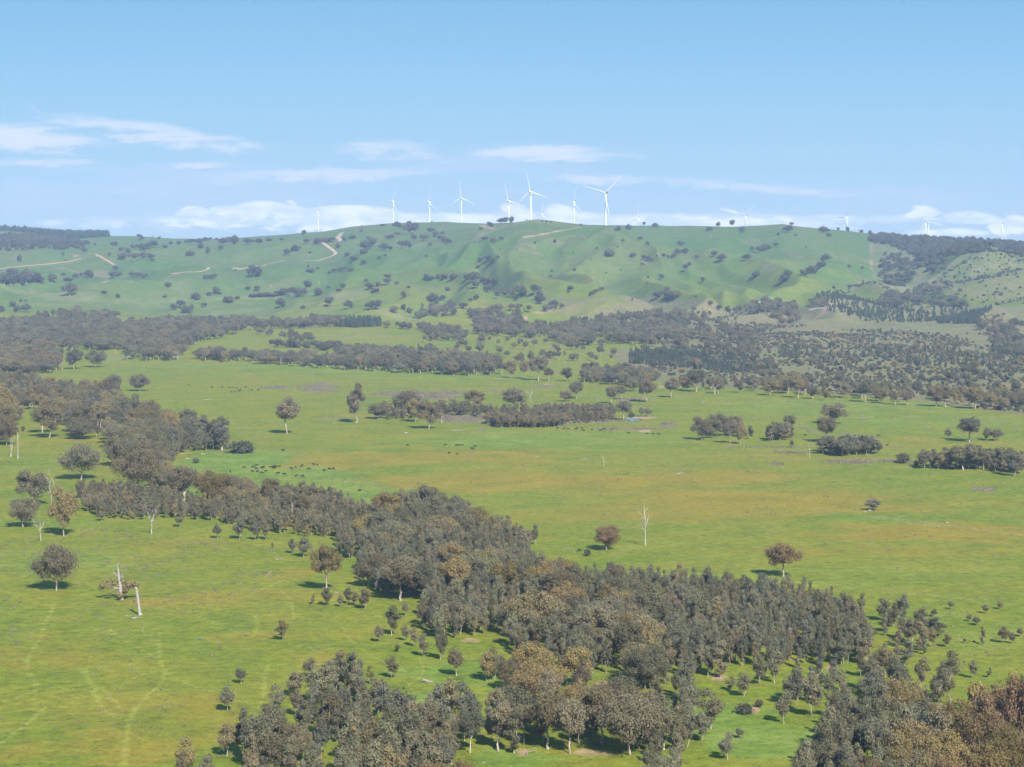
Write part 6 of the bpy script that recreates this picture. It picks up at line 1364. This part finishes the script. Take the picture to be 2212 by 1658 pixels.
rail_frame('B2', 1440, 1325, 1508, 1330, 1.6, 'low timber rails between the slender gum and rusty gum')

def shed():
    x, y = hit(*P('A3', 525, 946)); z = gz(x, y); k = y / F / 3; W, D, Hh = 62 * k, 12, 5.0
    e = link('farm_shed', None, label='long farm shed with pale roof among dark trees at the hill foot', category='shed'); e.location = (x, y, z - .3); e.rotation_euler = (0, 0, .08)
    wl = Geo().box((-W / 2, -D / 2, 0), (W / 2, D / 2, Hh)); link('wall', wl.mesh('wall', [M_wall]), e)
    rf = Geo(); ov = 1.0
    for s in (-1, 1):
        b = len(rf.v)
        rf.v += [(-W / 2 - ov, s * (D / 2 + ov), Hh - .2), (W / 2 + ov, s * (D / 2 + ov), Hh - .2), (W / 2 + ov, 0, Hh + 2.4), (-W / 2 - ov, 0, Hh + 2.4),
                 (-W / 2 - ov, s * (D / 2 + ov), Hh + .1), (W / 2 + ov, s * (D / 2 + ov), Hh + .1), (W / 2 + ov, 0, Hh + 2.7), (-W / 2 - ov, 0, Hh + 2.7)]
        rf.f += [tuple(b + i for i in q) for q in ((0, 1, 2, 3), (4, 7, 6, 5), (0, 4, 5, 1), (1, 5, 6, 2), (3, 2, 6, 7), (0, 3, 7, 4))]
    link('roof', rf.mesh('roof', [M_roof]), e)
    n = 5
    for i in range(n):
        cx = -W / 2 + W * (i + .5) / n
        link('door', Geo().box((cx - W / n * .36, -D / 2 - .12, .05), (cx + W / n * .36, -D / 2 - .003, Hh * .78)).mesh('door', [M_dark if i % 2 else M_roof]), e)
shed()
def dam(t, cx, cy, rx, ry, name='water'):
    px, py = P(t, cx, cy); x, y = hit(px, py); _, yb = hit(px, py - ry / 3); _, ya = hit(px, py + ry / 3)
    rx_, ry_ = rx / 3 * y / F, (yb - ya) / 2; V = []; n = 40
    zz = [gz(x, y)]
    for k in range(n):
        a_ = 2 * math.pi * k / n; r_ = 1 + .18 * math.sin(3 * a_ + cx) + .1 * math.sin(5 * a_)
        V.append((x + rx_ * r_ * math.cos(a_), y + ry_ * r_ * math.sin(a_), 0)); zz.append(gz(V[-1][0], V[-1][1]))
    lv = max(zz) + .06
    V = [(a, b, lv) for a, b, _ in V] + [(a, b, lv - 1) for a, b, _ in V]
    Fc = [tuple(range(n))] + [(k, (k + 1) % n, n + (k + 1) % n, n + k) for k in range(n)]
    link(name, new_mesh(name, V, Fc, [M_water]), kind='structure')
dam('B2', 1892, 476, 48, 9); dam('B3', 1232, 238, 42, 6); dam('C1', 1292, 691, 14, 4)
# rocks under the mushroom-shaped tree and by the plain track
rr_ = np.random.default_rng(9)
for i, (t, x0, y0, s_, lab) in enumerate([('B3', 1212, 1066, .8, 'largest pale rock below the mushroom-shaped tree'), ('B3', 1180, 1072, .45, 'small pale rock beside the mushroom-shaped tree'), ('B3', 1660, 1166, .4, 'pale rock on the fence line across the plain'), ('B3', 1566, 1157, .35, 'smaller pale rock on the fence line across the plain'),
                                          ('B1', 2010, 366, .5, 'pale rock alone on the plain below the rush bed'), ('C2', 922, 1490, .3, 'white stone in the bottom clearing')]):
    x, y = hit(*P(t, x0, y0)); V = []
    import bmesh
    bmh = bmesh.new(); bmesh.ops.create_icosphere(bmh, subdivisions=2, radius=1)
    for v in bmh.verts: v.co *= 1 + .35 * float(pn(v.co.x * 1.5 + i * 3, v.co.y * 1.5 + v.co.z, 4))
    me = bpy.data.meshes.new('rock'); bmh.to_mesh(me); bmh.free(); me.materials.append(M_rock)
    o = link('rock', me, label=lab, category='rock', group='pale rocks on the pasture'); o.location = (x, y, gz(x, y) + s_ * .2); o.scale = (s_ * 1.6, s_, s_ * .7)

# ------------------------------------------------------------------ haze
def haze():
    b = Geo().box((-13500, -400, -8), (13500, 10900, 520))
    m = bpy.data.materials.new('haze'); m.use_nodes = True; nt = m.node_tree; nt.nodes.clear()
    v = N(nt, 'ShaderNodeVolumePrincipled'); v.inputs['Density'].default_value = HAZE
    v.inputs['Color'].default_value = (.50, .69, 1.0, 1); v.inputs['Anisotropy'].default_value = 0.0
    o_ = N(nt, 'ShaderNodeOutputMaterial'); nt.links.new(v.outputs[0], o_.inputs['Volume'])
    link('haze', b.mesh('haze', [m]), kind='stuff', label='thin blue haze over the whole valley', category='haze')
HAZE = 5.8e-5
haze()
print('plants', {k: sum(1 for r_ in REC if r_['kind'] == k) for k in PROT}, 'objects', len(bpy.data.objects))
